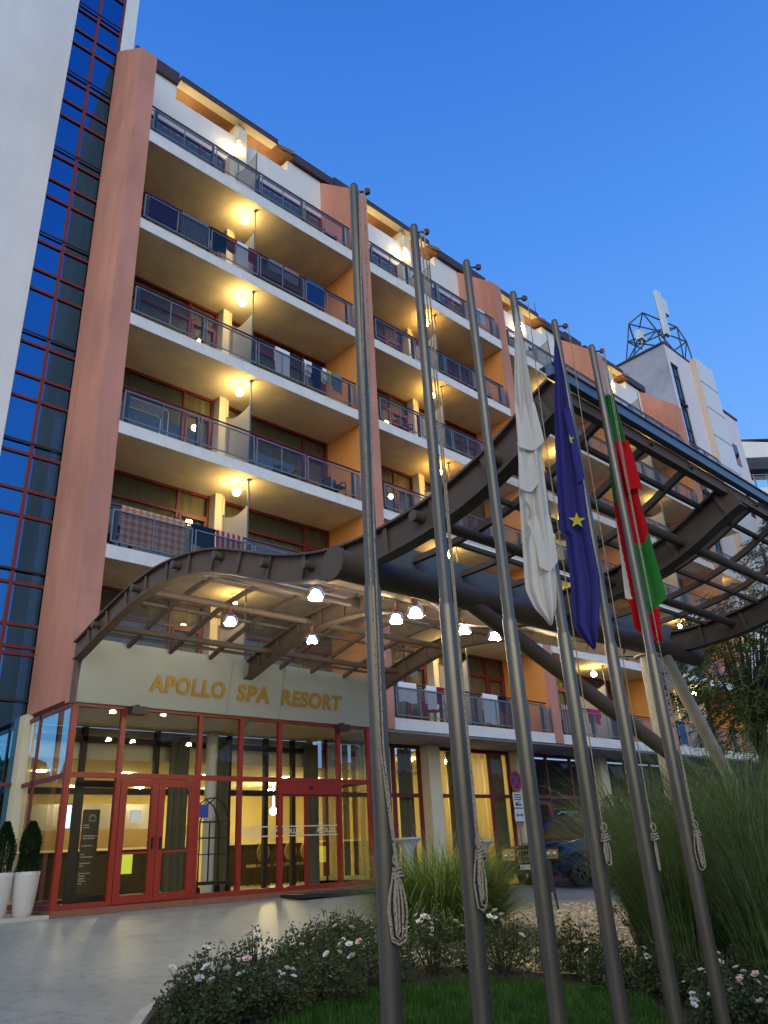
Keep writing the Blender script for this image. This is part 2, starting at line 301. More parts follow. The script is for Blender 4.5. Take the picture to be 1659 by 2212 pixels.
class MB:
    def __init__(s): s.v = []; s.f = []; s.m = []; s.sm = []
    def add(s, vs, fs, mi=0, smooth=False):
        o = len(s.v); s.v += [tuple(p) for p in vs]
        for f in fs: s.f.append([i + o for i in f]); s.m.append(mi); s.sm.append(smooth)
        return s
    def box(s, x0, x1, y0, y1, z0, z1, mi=0):
        if x0 > x1: x0, x1 = x1, x0
        if y0 > y1: y0, y1 = y1, y0
        if z0 > z1: z0, z1 = z1, z0
        vs = [(x0, y0, z0), (x1, y0, z0), (x1, y1, z0), (x0, y1, z0), (x0, y0, z1), (x1, y0, z1), (x1, y1, z1), (x0, y1, z1)]
        return s.add(vs, [(0, 3, 2, 1), (4, 5, 6, 7), (0, 1, 5, 4), (1, 2, 6, 5), (2, 3, 7, 6), (3, 0, 4, 7)], mi)
    def quad(s, a, b, c, d, mi=0): return s.add([a, b, c, d], [(0, 1, 2, 3)], mi)
    def prism_x(s, yz, x0, x1, mi=0):          # outline in the Y-Z plane, extruded along X
        n = len(yz); vs = [(x0, y, z) for y, z in yz] + [(x1, y, z) for y, z in yz]
        fs = [tuple(range(n)), tuple(reversed(range(n, 2 * n)))] + [(i, i + n, (i + 1) % n + n, (i + 1) % n) for i in range(n)]
        return s.add(vs, fs, mi)
    def prism_y(s, xz, y0, y1, mi=0):
        n = len(xz); vs = [(x, y0, z) for x, z in xz] + [(x, y1, z) for x, z in xz]
        fs = [tuple(range(n)), tuple(reversed(range(n, 2 * n)))] + [(i, i + n, (i + 1) % n + n, (i + 1) % n) for i in range(n)]
        return s.add(vs, fs, mi)
    def tube(s, pts, r, seg=8, mi=0, caps=True):
        pts = [Vector(p) for p in pts]; n = len(pts); rs = r if isinstance(r, (list, tuple)) else [r] * n
        vs = []; prev = None
        for i, p in enumerate(pts):
            t = (pts[min(i + 1, n - 1)] - pts[max(i - 1, 0)]).normalized()
            if prev is None:
                a = Vector((0, 0, 1)) if abs(t.z) < 0.9 else Vector((1, 0, 0)); u = t.cross(a).normalized()
            else:
                u = prev - t * prev.dot(t)
                u = u.normalized() if u.length > 1e-6 else t.orthogonal().normalized()
            w = t.cross(u); prev = u
            for k in range(seg):
                a = 2 * pi * k / seg; vs.append(p + (u * cos(a) + w * sin(a)) * rs[i])
        fs = [(i * seg + k, i * seg + (k + 1) % seg, (i + 1) * seg + (k + 1) % seg, (i + 1) * seg + k) for i in range(n - 1) for k in range(seg)]
        s.add(vs, fs, mi, True)
        if caps:
            s.add(vs[:seg], [tuple(reversed(range(seg)))], mi); s.add(vs[-seg:], [tuple(range(seg))], mi)
        return s
    def bar(s, a, b, w, h, mi=0, up=(0, 0, 1)):
        a = Vector(a); b = Vector(b); t = (b - a).normalized(); u = t.cross(Vector(up))
        if u.length < 1e-4: u = t.orthogonal()
        u.normalize(); n = u.cross(t)
        vs = [q + u * sx * w / 2 + n * sz * h / 2 for q in (a, b) for sx, sz in ((-1, -1), (1, -1), (1, 1), (-1, 1))]
        return s.add(vs, [(0, 1, 2, 3), (7, 6, 5, 4), (0, 4, 5, 1), (1, 5, 6, 2), (2, 6, 7, 3), (3, 7, 4, 0)], mi)
    def lathe(s, c, prof, seg=16, mi=0, smooth=True, capb=True, capt=True):   # profile of (radius, z) about the vertical through c
        c = Vector(c); vs = [(c.x + r * cos(2 * pi * k / seg), c.y + r * sin(2 * pi * k / seg), c.z + z) for r, z in prof for k in range(seg)]
        n = len(prof)
        fs = [(i * seg + k, i * seg + (k + 1) % seg, (i + 1) * seg + (k + 1) % seg, (i + 1) * seg + k) for i in range(n - 1) for k in range(seg)]
        s.add(vs, fs, mi, smooth)
        if capb: s.add(vs[:seg], [tuple(reversed(range(seg)))], mi)
        if capt: s.add(vs[-seg:], [tuple(range(seg))], mi)
        return s
    def ball(s, c, r, mi=0, seg=12, rings=8, sz=1.0):
        return s.lathe(c, [(max(1e-3, r * sin(pi * i / rings)), -r * sz * cos(pi * i / rings)) for i in range(rings + 1)], seg, mi, True, False, False)
    def frame(s, x0, x1, z0, z1, t, y0, y1, mi=0):      # a rectangular frame facing Y, members of width t
        s.box(x0, x1, y0, y1, z0, z0 + t, mi); s.box(x0, x1, y0, y1, z1 - t, z1, mi)
        s.box(x0, x0 + t, y0, y1, z0 + t, z1 - t, mi); s.box(x1 - t, x1, y0, y1, z0 + t, z1 - t, mi); return s
    def build(s, name, mats, parent=None, loc=None):
        me = bpy.data.meshes.new(name); off = worg(parent) if parent is not None else Vector(loc or (0, 0, 0))
        me.from_pydata([(p[0] - off.x, p[1] - off.y, p[2] - off.z) for p in s.v], [], s.f)
        for mm in (mats if isinstance(mats, (list, tuple)) else [mats]): me.materials.append(M[mm] if isinstance(mm, str) else mm)
        me.polygons.foreach_set('material_index', s.m); me.polygons.foreach_set('use_smooth', s.sm); me.update()
        o = bpy.data.objects.new(name, me); COL.objects.link(o)
        if parent is not None: o.parent = parent; ORG[o.name] = Vector((0, 0, 0))
        else: o.location = off; ORG[o.name] = off
        return o

def outward(o):
    bm = bmesh.new(); bm.from_mesh(o.data); bmesh.ops.recalc_face_normals(bm, faces=bm.faces); bm.to_mesh(o.data); bm.free(); return o

def copy_tree(o, parent=None, loc=None):
    c = o.copy(); COL.objects.link(c); c.parent = parent
    if loc is not None: c.location = loc
    for ch in o.children: copy_tree(ch, c)
    return c

def text(name, s, size, matn, origin, xdir, zdir, parent, depth=0.004, bold=0.0, align='LEFT', sx=1.0, space=1.0):
    cu = bpy.data.curves.new(name, 'FONT'); cu.body = s; cu.size = size; cu.extrude = depth; cu.offset = bold; cu.align_x = align; cu.space_character = space
    to = bpy.data.objects.new(name, cu); me = bpy.data.meshes.new_from_object(to); bpy.data.objects.remove(to)
    x = Vector(xdir).normalized(); z = Vector(zdir).normalized(); nn = x.cross(z)
    off = Vector(origin) - worg(parent)
    for v in me.vertices:
        p = v.co.copy(); v.co = off + x * p.x * sx + z * p.y + nn * p.z
    me.materials.clear(); me.materials.append(M[matn]); me.update()
    o = bpy.data.objects.new(name, me); COL.objects.link(o); o.parent = parent; ORG[o.name] = Vector((0, 0, 0)); return o

def g(x, y): return 0.92 - 0.075 * max(0.0, 14 - y) - 0.05 * max(0.0, x - 13)

# ================================================================== SETTING: ground
def clipx(P, xc, left):
    out = []
    for (x1, y1), (x2, y2) in zip(P, P[1:] + P[:1]):
        i1, i2 = (x1 <= xc) == left or x1 == xc, (x2 <= xc) == left or x2 == xc
        if i1: out.append((x1, y1))
        if i1 != i2: u = (xc - x1) / (x2 - x1); out.append((xc, y1 + (y2 - y1) * u))
    return out
def sheet(b, poly, dz):                                        # a sheet following the ground, cut where the ground changes slope
    for left in (True, False):
        q = clipx(poly, 13.0, left)
        if len(q) > 2: b.add([(x, y, g(x, y) + dz) for x, y in q], [tuple(range(len(q)))])
def gmesh(poly, dz, name, matn):
    b = MB(); sheet(b, poly, dz); return outward(b.build(name, matn))
b = MB()                                                       # one sheet to the horizon, following the fall of the drive near by
xs = [-600, -120, -30, -8, 0, 6.5, 13, 20, 28, 60, 160, 700]; ys = [-600, -120, -30, -8, 0, 5, 9.5, 14, 17, 40, 160, 700]
def gg(x, y):
    z = g(min(max(x, -8), 28), min(max(y, -8), 17)); return max(z, -0.8) - 0.06
vs = [(x, y, gg(x, y)) for y in ys for x in xs]; nx = len(xs)
b.add(vs, [(j * nx + i, j * nx + i + 1, (j + 1) * nx + i + 1, (j + 1) * nx + i) for j in range(len(ys) - 1) for i in range(nx - 1)])
tag(b.build('ground', 'ground'), kind='structure')
b = MB(); xs = [-8, 0, 5, 9, 13, 17, 22, 28]; ys = [-8, -2, 3, 8, 14, 16.45]; nx = len(xs)
b.add([(x, y, g(x, y)) for y in ys for x in xs], [(j * nx + i, j * nx + i + 1, (j + 1) * nx + i + 1, (j + 1) * nx + i) for j in range(len(ys) - 1) for i in range(nx - 1)])
tag(b.build('driveway', 'paving'), kind='structure')
BED = [(2.2, -3), (2.5, 3.0), (3.0, 6.2), (3.75, 7.2), (5.3, 8.25), (6.6, 8.95), (8.0, 9.5), (9.6, 10.2), (11.2, 9.9), (13.0, 9.5), (15.2, 9.6), (18.5, 9.0), (20, 5), (20, -3), (13.0, -3)]
tag(gmesh(BED, 0.02, 'planting_bed', 'soil'), kind='structure')
b = MB()                                                       # kerb stones round the bed
for i in range(1, 11):
    p, q = BED[i], BED[i + 1]; b.bar((p[0], p[1], g(*p) + 0.03), (q[0], q[1], g(*q) + 0.03), 0.10, 0.10)
tag(b.build('bed_kerb', 'stone'), kind='structure')
b = MB(); b.box(-6, 5.46, 13.98, 16.48, 0.60, 0.975); tag(b.build('raised_pavement', 'stone'), kind='structure')
# pebbles: countless, one object
GRAV = [(7.0, 7.3), (6.4, 8.7), (8.0, 9.3), (9.6, 10.0), (11.2, 9.7), (13.0, 9.35), (15.0, 9.4), (14.0, 7.0), (11.0, 5.4), (8.0, 5.5)]
def inpoly(x, y, P):
    c = False; n = len(P)
    for i in range(n):
        (x1, y1), (x2, y2) = P[i], P[(i + 1) % n]
        if (y1 > y) != (y2 > y) and x < (x2 - x1) * (y - y1) / (y2 - y1) + x1: c = not c
    return c
b = MB(); sheet(b, GRAV, 0.026)
k = 0
while k < 5200:
    x = rnd.uniform(6.3, 15); y = rnd.uniform(5.3, 10.1)
    if not inpoly(x, y, GRAV): continue
    k += 1; r = rnd.uniform(0.018, 0.060); a = rnd.uniform(0, pi); z = g(x, y) + 0.026
    vs = [(x + r * cos(a + q * pi / 2.5) * rnd.uniform(.8, 1.2), y + r * .75 * sin(a + q * pi / 2.5) * rnd.uniform(.8, 1.2), z + r * .3) for q in range(5)] + [(x, y, z + r * rnd.uniform(.7, 1.0))]
    b.add(vs, [(q, (q + 1) % 5, 5) for q in range(5)] , 0)
tag(b.build('gravel', 'pebble'), kind='stuff')

# ================================================================== THE HOTEL
H = thing('hotel_building', 'long salmon and white hotel block with stacked lit balconies above the entrance', 'building', (5.5, 16.5, 0.9))
FL = [(19.43, 19.83), (16.36, 16.67), (13.36, 13.67), (10.40, 10.69), (7.45, 7.74), (4.50, 4.79)]
BAYS = [(5.97, 13.35), (13.95, 20.87), (21.33, 28.4), (28.9, 36.0), (36.6, 40.25)]
FINS = [(5.5, 5.97), (13.35, 13.95), (20.87, 21.33), (28.4, 28.9), (36.0, 36.6)]
YF, YW = 14.5, 16.2
b = MB(); b.box(5.55, 41.2, 16.37, 16.9, 4.5, 22.66); b.build('facade_wall', 'cream', H)
for i, (x0, x1) in enumerate(FINS):
    b = MB(); b.prism_x([(14.497, 4.503), (16.62, 4.503), (16.62, 24.78), (16.25, 24.46), (14.497, 22.72)], x0, x1)
    if i == 0: b.box(5.5, 5.62, 14.04, 14.494, 4.44, 5.62)
    outward(b.build('dividing_wall', 'salmon', H))
for i, (x0, x1) in enumerate(FINS):
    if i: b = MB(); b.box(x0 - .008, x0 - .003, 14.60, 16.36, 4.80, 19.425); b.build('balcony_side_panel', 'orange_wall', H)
for i, (x0, x1) in enumerate(BAYS):
    for k, (z0, z1) in enumerate(FL):
        b = MB()
        b.box(x0 + .003, x1 - .011, YF + .03, 16.36, z0, z1, 1)                         # plastered underside and core
        b.box(x0 + .003, x1 - .003, YF, YF + .03, z0 - .004, z1 + .004, 0)
        b.build('balcony_slab', ['fascia', 'soffit'], H)

def window(x0, x1, z0, z1, door_left):
    """Balcony window: wide fixed light and a door sash, curtain behind."""
    w = MB(); t = .075; zt = z0 + (z1 - z0) * .755
    xm = x0 + .9 if door_left else x1 - .9
    w.frame(x0, x1, z0, z1, t, YW, YW + .07)
    w.box(xm - t / 2, xm + t / 2, YW + .002, YW + .068, z0 + t, z1 - t); 
    for a, c in ((x0 + t, xm - t / 2), (xm + t / 2, x1 - t)): w.box(a, c, YW + .004, YW + .066, zt - .04, zt + .04)
    a, c = (x0 + t, xm - t / 2) if door_left else (xm + t / 2, x1 - t)
    w.frame(a + .01, c - .01, z0 + t, zt - .045, .06, YW - .02, YW + .03)
    o = w.build('window', 'redframe', H)
    p = MB(); p.quad((x0 + .05, YW + .035, z0 + .05), (x1 - .05, YW + .035, z0 + .05), (x1 - .05, YW + .035, z1 - .05), (x0 + .05, YW + .035, z1 - .05)); p.build('pane', 'glass', o)
    c_ = MB(); n = int((x1 - x0) / .045); vs = []
    ph = rnd.uniform(0, 6)
    for k in range(n + 1):
        x = x0 + .06 + (x1 - x0 - .12) * k / n; y = YW + .115 + .022 * sin(k * 1.25 + ph) + .012 * sin(k * .53 + ph)
        vs += [(x, y, z0 + .03), (x, y, z1 - .08)]
    c_.add(vs, [(2 * k, 2 * k + 2, 2 * k + 3, 2 * k + 1) for k in range(n)], 0, True); c_.build('curtain', 'curtain', o)
    return o

def railing(x0, x1, zf):
    w = x1 - x0; f = w / 7.38; y = YF + .02
    r = MB(); r.tube([(x0 + .0, y, zf + .92), (x1 - .25, y, zf + .92)], .026, 8)
    r.tube([(x0 + .0, y + .05, zf + .86), (x1 - .25, y + .05, zf + .86)], .013, 6)
    o = r.build('balcony_railing', 'handrail', H)
    posts = [x0 + q * f for q in (.18, 1.97, 3.56, 5.19, 6.91)]
    if w < 5: posts = [x0 + .18, x0 + 1.9, x1 - .2]
    for px in posts: p = MB(); p.box(px - .03, px + .03, y + .02, y + .09, zf, zf + .88); p.build('post', 'postgrey', o)
    edges = [x0 + .02] + [px for px in posts[1:]] + [x1 - .28 if w > 5 else x1 - .05]
    gl = MB(); fr = MB()
    for a, c in zip(edges[:-1], edges[1:]):
        a += .03; c -= .03
        if c - a < .1: continue
        fr.frame(a, c, zf + .06, zf + .80, .028, y - .072, y - .044)
        m = (a + c) / 2; fr.box(m - .012, m + .012, y - .070, y - .046, zf + .088, zf + .772)
        gl.quad((a + .01, y - .058, zf + .07), (c - .01, y - .058, zf + .07), (c - .01, y - .058, zf + .79), (a + .01, y - .058, zf + .79))
    # small return leaf closing the end of the balcony
    fr.box(x1 - .06, x1 - .035, y - .035, y - .007, zf + .06, zf + .80)
    gl.quad((x1 - .23, y - .015, zf + .07), (x1 - .05, y - .015, zf + .07), (x1 - .05, y - .015, zf + .79), (x1 - .23, y - .015, zf + .79))
    fr.build('panel_frame', 'railgrey', o); gl.build('glass_panel', 'railglass', o)

def globe(x, y, z, up=True, name='balcony_lamp', gm='lampglow'):
    l = MB(); l.lathe((x, y, z), [(.07, 0), (.07, -.025), (.03, -.035), (.03, -.17), (.055, -.19)], 12); o = l.build(name, 'white', H)
    if gm == 'lampglow': gm = ('lampglow', 'lampglow_dim', 'lampglow_amber')[(0, 1, 0, 2, 0, 1, 2)[int(x * 1.7 + z * 2.3) % 7]]
    q = MB(); q.ball((x, y, z - .275), .10, 0, 14, 9); q.build('globe', gm, o)

for i, (x0, x1) in enumerate(BAYS):
    f = (x1 - x0) / 7.38; small = x1 - x0 < 5
    xp = x0 + 3.58 * f
    for k, (z0, z1) in enumerate(FL):
        zc = FL[k - 1][0] if k else 22.63
        railing(x0, x1, z1)
        if small:
            window(x0 + .1, x1 - .6, z1, zc, False)
            if k: globe(x0 + 1.2, 15.3, zc)
            continue
        window(x0 + .03, x0 + 3.33 * f, z1, zc, False); window(x0 + 3.70 * f, x1 - .05, z1, zc, False)
        # pillar and rainwater pipe between the two rooms
        b = MB(); b.box(xp - .26, xp - .06, 15.9, 16.36, z1, zc - .003); b.build('pillar', 'cream', H)
        b = MB(); b.tube([(xp + .02, 15.98, z1), (xp + .02, 15.98, zc - .004)], .05, 10); b.build('rainwater_pipe', 'cream', H)
        # privacy screen with a sagging top, on a front pole
        yF, yB = 14.76, 15.93; pts = []
        for q in range(13):
            t = q / 12; pts.append((yF + .03 + (yB - yF - .03) * t, z1 + 1.97 + .12 * t - .62 * t * (1 - t)))
        s_ = MB(); s_.prism_x([(yF + .03, z1 + .12), (yB, z1 + .12)] + list(reversed(pts)), xp - .009, xp + .009)
        so = outward(s_.build('privacy_screen', 'screen', H))
        e_ = MB(); e_.tube([(xp, y, z) for y, z in pts], .017, 6); e_.build('edge_trim', 'postgrey', so)
        p_ = MB(); p_.tube([(xp, yF, z1), (xp, yF, (zc if k else z1 + 2.35) - .002)], .021, 8)
        if k: p_.box(xp - .05, xp + .05, yF - .05, yF + .05, zc - .025, zc - .003)
        p_.build('pole', 'postgrey', so)
        if k: globe(xp - .16, 15.06, zc)
        else: globe(xp + .10, 16.02, 23.58, gm='lampglow2')
    # ---- attic storey: white wall, loggias under a timber eave, dark roof edges
    if small: continue
    X = lambda q: x0 + q * f
    b = MB()
    b.box(x0 + .002, X(1.48), 16.30, 16.60, 22.665, 24.64); b.box(X(1.48), X(5.87), 16.30, 16.52, 22.665, 24.05)
    b.box(X(5.87), x1 - .002, 16.303, 16.60, 22.665, 24.55); outward(b.build('attic_wall', 'white', H))
    b = MB(); b.box(X(3.70), X(4.02), 16.22, 18.0, z1 * 0 + 22.665, 24.63); b.box(X(5.87), X(6.02), 16.61, 17.7, 22.7, 24.60)
    b.box(X(3.70), X(4.02), 16.06, 16.215, 19.835, 24.3); b.build('loggia_cross_wall', 'cream', H)
    b = MB(); b.box(X(1.2), X(6.0), 18.0, 18.2, 22.7, 25.6); b.build('loggia_back_wall', 'wood', H)
    b = MB(); b.prism_x([(16.05, 24.66), (18.2, 25.25), (18.2, 25.31), (16.05, 24.72)], X(1.48), X(5.26)); b.prism_x([(16.17, 24.69), (18.2, 25.25), (18.2, 25.31), (16.17, 24.75)], X(5.262), X(6.05)); outward(b.build('eave_soffit', 'wood', H))
    b = MB(); b.prism_x([(16.05, 24.652), (16.42, 24.752), (16.42, 24.757), (16.05, 24.657)], X(1.49), X(5.25)); outward(b.build('eave_lining', 'cream', H))
    b = MB(); b.box(X(1.50), X(5.26), 16.0, 16.045, 24.64, 24.80); b.prism_x([(16.0, 24.80), (18.3, 25.42), (18.3, 25.48), (16.0, 24.86)], X(1.50), X(5.26)); outward(b.build('roof_eave', 'brown', H))
    b = MB(); b.box(x0 + .002, X(1.50), 16.2, 17.0, 24.645, 25.16); b.build('roof_plant_box', 'brown', H)
    b = MB(); b.prism_x([(16.15, 24.56), (17.6, 24.9), (17.6, 25.5), (16.35, 25.10), (16.15, 24.95)], X(6.05), x1 + .5); outward(b.build('roof_edge', 'brown', H))
    b = MB(); b.prism_y([(X(5.26), 24.66), (X(5.30), 24.80), (X(6.05), 24.97), (X(6.05), 24.80)], 16.10, 16.16); outward(b.build('gable_board', 'wood', H))
    globe(X(1.95), 17.1, 24.52, gm='lampglow2'); globe(X(4.9), 17.1, 24.52, gm='lampglow2')
b = MB(); b.box(5.6, 41, 17.3, 24, 16, 24.6); b.build('roof_deck', 'white', H)

# ---- ground floor under the first balcony: glazing, curtains, columns
b = MB(); b.box(12.62, 41.2, 14.56, 16.45, 4.44, 4.496); b.build('ground_floor_soffit', 'grey', H)
for x0, x1 in ((16.55, 17.02), (20.62, 21.12), (25.4, 25.9)):
    b = MB(); b.box(x0, x1, 15.9, 16.25, .5, 4.437); b.build('column', 'cream', H)
for j, (x0, x1, xm, lit) in enumerate(((12.95, 16.52, (14.0, 15.45), 1), (17.05, 20.6, (17.95, 19.6), 1), (21.15, 25.38, (22.6, 24.0), 0), (25.95, 33, (27.6, 29.5), 0))):
    w = MB(); w.frame(x0, x1, .5, 4.43, .1, 16.2, 16.28)
    for xq in xm: w.box(xq - .05, xq + .05, 16.203, 16.277, .6, 4.33)
    cuts = [x0 + .1] + [q for xq in xm for q in (xq - .05, xq + .05)] + [x1 - .1]
    for a, c in zip(cuts[0::2], cuts[1::2]): w.box(a, c, 16.206, 16.274, 3.02, 3.12)
    if not lit: w.frame(x0 + .5, x0 + 1.4, .6, 2.95, .12, 16.18, 16.25)
    o = w.build('shop_window', 'redframe', H)
    p = MB(); p.quad((x0 + .05, 16.24, .55), (x1 - .05, 16.24, .55), (x1 - .05, 16.24, 4.38), (x0 + .05, 16.24, 4.38)); p.build('pane', 'shopglass', o)
    if lit:
        for a, c, mm in ((x0 + .12, x0 + .75, 'curtain_y'), (x0 + .8, x0 + 1.0, 'drape'), (x0 + 1.15, x0 + 2.45, 'curtain_y'), (x0 + 2.5, x0 + 2.8, 'curtain_y'), (x0 + 2.85, x0 + 3.4, 'drape')):
            q = MB(); n = int((c - a) / .035); vs = []
            for k in range(n + 1):
                xx = a + (c - a) * k / n; yy = 16.42 + .035 * sin(k * 1.1) + .015 * sin(k * .41)
                vs += [(xx, yy, .75), (xx, yy, 4.35)]
            q.add(vs, [(2 * k, 2 * k + 2, 2 * k + 3, 2 * k + 1) for k in range(n)], 0, True); q.build('curtain', mm, o)
b = MB()                                                        # dining room behind the curtains
b.box(17.3, 21, 21, 21.2, .5, 4.4); b.box(12.7, 21, 16.5, 21, .40, .5); b.box(17.25, 21, 16.5, 21, 4.38, 4.43); b.box(20.95, 21.1, 16.5, 21, .5, 4.38)
b.build('dining_room_wall', 'lobbywall', H)
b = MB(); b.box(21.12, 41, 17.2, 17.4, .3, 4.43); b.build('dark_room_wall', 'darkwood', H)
for x in (18.2, 19.8): b = MB(); b.lathe((x, 18.4, 4.30), [(.14, 0), (.14, .05)], 12); b.build('dining_room_lamp', 'lobby_lamp', H)

# ================================================================== LEFT STAIR TOWER
T = thing('stair_tower', 'tall white stair tower with a blue glass strip in red frames at the left', 'tower', (3.0, 16.5, 0.9))
b = MB(); b.box(-9, 4.15, 16.30, 22, .9, 44); b.build('white_wall', 'white', T)
b = MB(); b.box(5.58, 5.98, 16.45, 22, 22.6, 44); b.box(4.16, 5.57, 17.5, 17.7, .9, 44); b.build('white_pier', 'white', T)
zs = []
for d in (7.53, 10.56, 13.48, 16.56, 19.6, 22.65, 25.7, 28.75, 31.8): zs += [d - .28, d - 1.17, d - 1.78]
w = MB()
for x0, x1 in ((4.15, 4.19), (4.78, 4.86), (5.50, 5.545)): w.box(x0, x1, 16.44, 16.52, .98, 34)
for z in zs + [5.9, 3.2, 2.4, 1.05]:
    for x0, x1 in ((4.19, 4.78), (4.86, 5.50)): w.box(x0, x1, 16.445, 16.515, z - .034, z + .034)
o = w.build('glazing_frame', 'redframe', T)
for d in (4.80, 7.53, 10.56, 13.48, 16.56, 19.6, 22.65, 25.7, 28.75): w = MB(); w.box(4.16, 5.545, 16.41, 16.44, d - .022, d + .022); w.build('floor_band', 'darkframe', T)
w = MB(); w.quad((4.16, 16.49, .98), (5.54, 16.49, .98), (5.54, 16.49, 34), (4.16, 16.49, 34)); w.build('glass_strip', 'mirror', T)
b = MB(); b.box(5.40, 5.56, 16.2, 16.5, .98, 4.5); b.build('corner_post', 'cream', T)

# ================================================================== ENTRANCE PAVILION
P = thing('entrance_pavilion', 'red framed glass hotel entrance under a grey sign board with gold letters', 'entrance', (9.0, 14.0, 0.95))
ZB, ZT, ZG = 1.03, 3.15, 4.40
MX = [5.52, 6.45, 8.08, 9.04, 10.02, 11.65, 12.57]
w = MB()
for i, x in enumerate(MX):
    t = .045 if i not in (0, 6) else .05
    w.box(x - t, x + t, 14.0, 14.09, ZB, ZG)
for a, c in zip(MX[:-1], MX[1:]):
    w.box(a + .045, c - .045, 14.003, 14.087, ZT - .045, ZT + .045); w.box(a + .045, c - .045, 14.003, 14.087, ZG - .07, ZG)
    w.box(a + .045, c - .045, 14.003, 14.087, ZB, ZB + .08)
w.box(10.06, 11.61, 13.98, 14.09, 2.86, 3.10)
w.build('glazing_frame', 'doorred', P)
for x in (5.50, 12.56):
    w = MB(); w.box(x, x + .04, 14.09, 16.4, ZT - .04, ZT + .04); w.box(x, x + .04, 14.09, 16.4, ZG - .07, ZG); w.box(x, x + .04, 14.09, 16.4, ZB, ZB + .08); w.box(x, x + .04, 15.6, 15.68, ZB, ZG); w.build('side_frame', 'redframe', P)
w = MB()
for z0, z1 in ((ZT, ZG - .05), (ZB + .05, ZT)):
    for i, (a, c) in enumerate(zip(MX[:-1], MX[1:])):
        if z0 == ZB + .05 and i in (1, 4): continue
        w.quad((a, 14.05, z0), (c, 14.05, z0), (c, 14.05, z1), (a, 14.05, z1))
for x in (5.52, 12.58): w.quad((x, 14.09, ZB), (x, 16.4, ZB), (x, 16.4, ZG), (x, 14.09, ZG))
w.build('glazing', 'doorglass', P)
# double swing door
for a, c, hx in ((6.50, 7.245, 7.17), (7.255, 8.03, 7.33)):
    w = MB(); w.frame(a, c, ZB + .02, 3.09, .125, 13.985, 14.06); w.box(a + .125, c - .125, 14.0, 14.05, 1.83, 1.87)
    d = w.build('door_leaf', 'doorred', P)
    w = MB(); w.quad((a + .1, 14.03, ZB + .1), (c - .1, 14.03, ZB + .1), (c - .1, 14.03, 3.0), (a + .1, 14.03, 3.0)); w.build('door_glass', 'doorglass', d)
    w = MB(); w.box(hx - .012, hx + .012, 13.93, 13.985, 1.9, 2.1); w.build('handle', 'black', d)
w = MB(); w.box(6.72, 6.94, 13.992, 14.002, 2.36, 2.56); w.build('paper_notice', 'plate', P)
w = MB(); w.box(8.12, 8.34, 14.03, 14.04, 2.42, 2.66); w.build('door_notice', 'signblue', P)
# sliding door
for a, c in ((10.07, 10.71), (10.73, 11.60)):
    w = MB(); w.frame(a, c, ZB + .02, 2.86, .035, 14.02, 14.06); d = w.build('sliding_door', 'doorred', P)
    w = MB(); w.quad((a + .02, 14.04, ZB + .04), (c - .02, 14.04, ZB + .04), (c - .02, 14.04, 2.84), (a + .02, 14.04, 2.84)); w.build('door_glass', 'doorglass', d)
w = MB()
for z in (2.055, 2.235): w.box(9.10, 11.56, 14.012, 14.016, z - .012, z + .012)
w.build('frosted_band', 'frost', P)
for xs_, ws_ in ((9.06, 'APOLLO'), (9.80, 'AP'), (10.12, 'POLLO'), (10.98, 'APOLLO')): text('door_lettering', ws_, .135, 'frost', (xs_, 14.014, 2.10), (1, 0, 0), (0, 0, 1), P, .002, .003)
w = MB(); w.ball((10.82, 13.96, 3.0), .04); w.build('door_sensor', 'black', P)
for x in (6.62, 11.62):
    w = MB(); w.box(x - .15, x + .15, 13.72, 13.92, 4.22, 4.36); w.box(x - .03, x + .03, 13.80, 13.99, 4.34, 4.40); w.build('floodlight', 'darkframe', P)
# sign board, leaning forward at the top
w = MB(); w.prism_x([(14.03, 4.37), (13.93, 4.385), (13.70, 5.50), (14.03, 5.50)], 5.46, 12.74)
S = outward(w.build('sign_board', 'sign', P))
w = MB(); w.box(5.40, 5.455, 13.86, 14.03, 4.35, 5.52); w.build('edge_trim', 'steel', S)
tl = Vector((0, -.23, 1.115)).normalized(); on = Vector((0, -1.115, -.23)).normalized()
def sgn(x, h): return Vector((x, 13.93, 4.385)) + tl * h + on * .006
for x in (8.60, 9.92): w = MB(); w.add([sgn(x - .006, .02), sgn(x + .006, .02), sgn(x + .006, 1.12), sgn(x - .006, 1.12)], [(0, 1, 2, 3)]); w.build('panel_joint', 'railgrey', S)
for s_, xa, xb in (('APOLLO', 6.86, 8.53), ('SPA', 8.80, 9.62), ('RESORT', 9.92, 11.58)):
    o = text('lettering', s_, .44, 'gold', sgn(xa, .315), (1, 0, 0), tl, S, .012, .017, space=1.12)
    mxx = max(v.co.x for v in o.data.vertices); mn = min(v.co.x for v in o.data.vertices); k = (xb - xa) / (mxx - mn)
    for v in o.data.vertices: v.co.x = mn + (v.co.x - mn) * k
w = MB(); w.box(5.47, 12.62, 13.965, 14.3, .55, ZB - .003); w.build('threshold', 'brick', P)
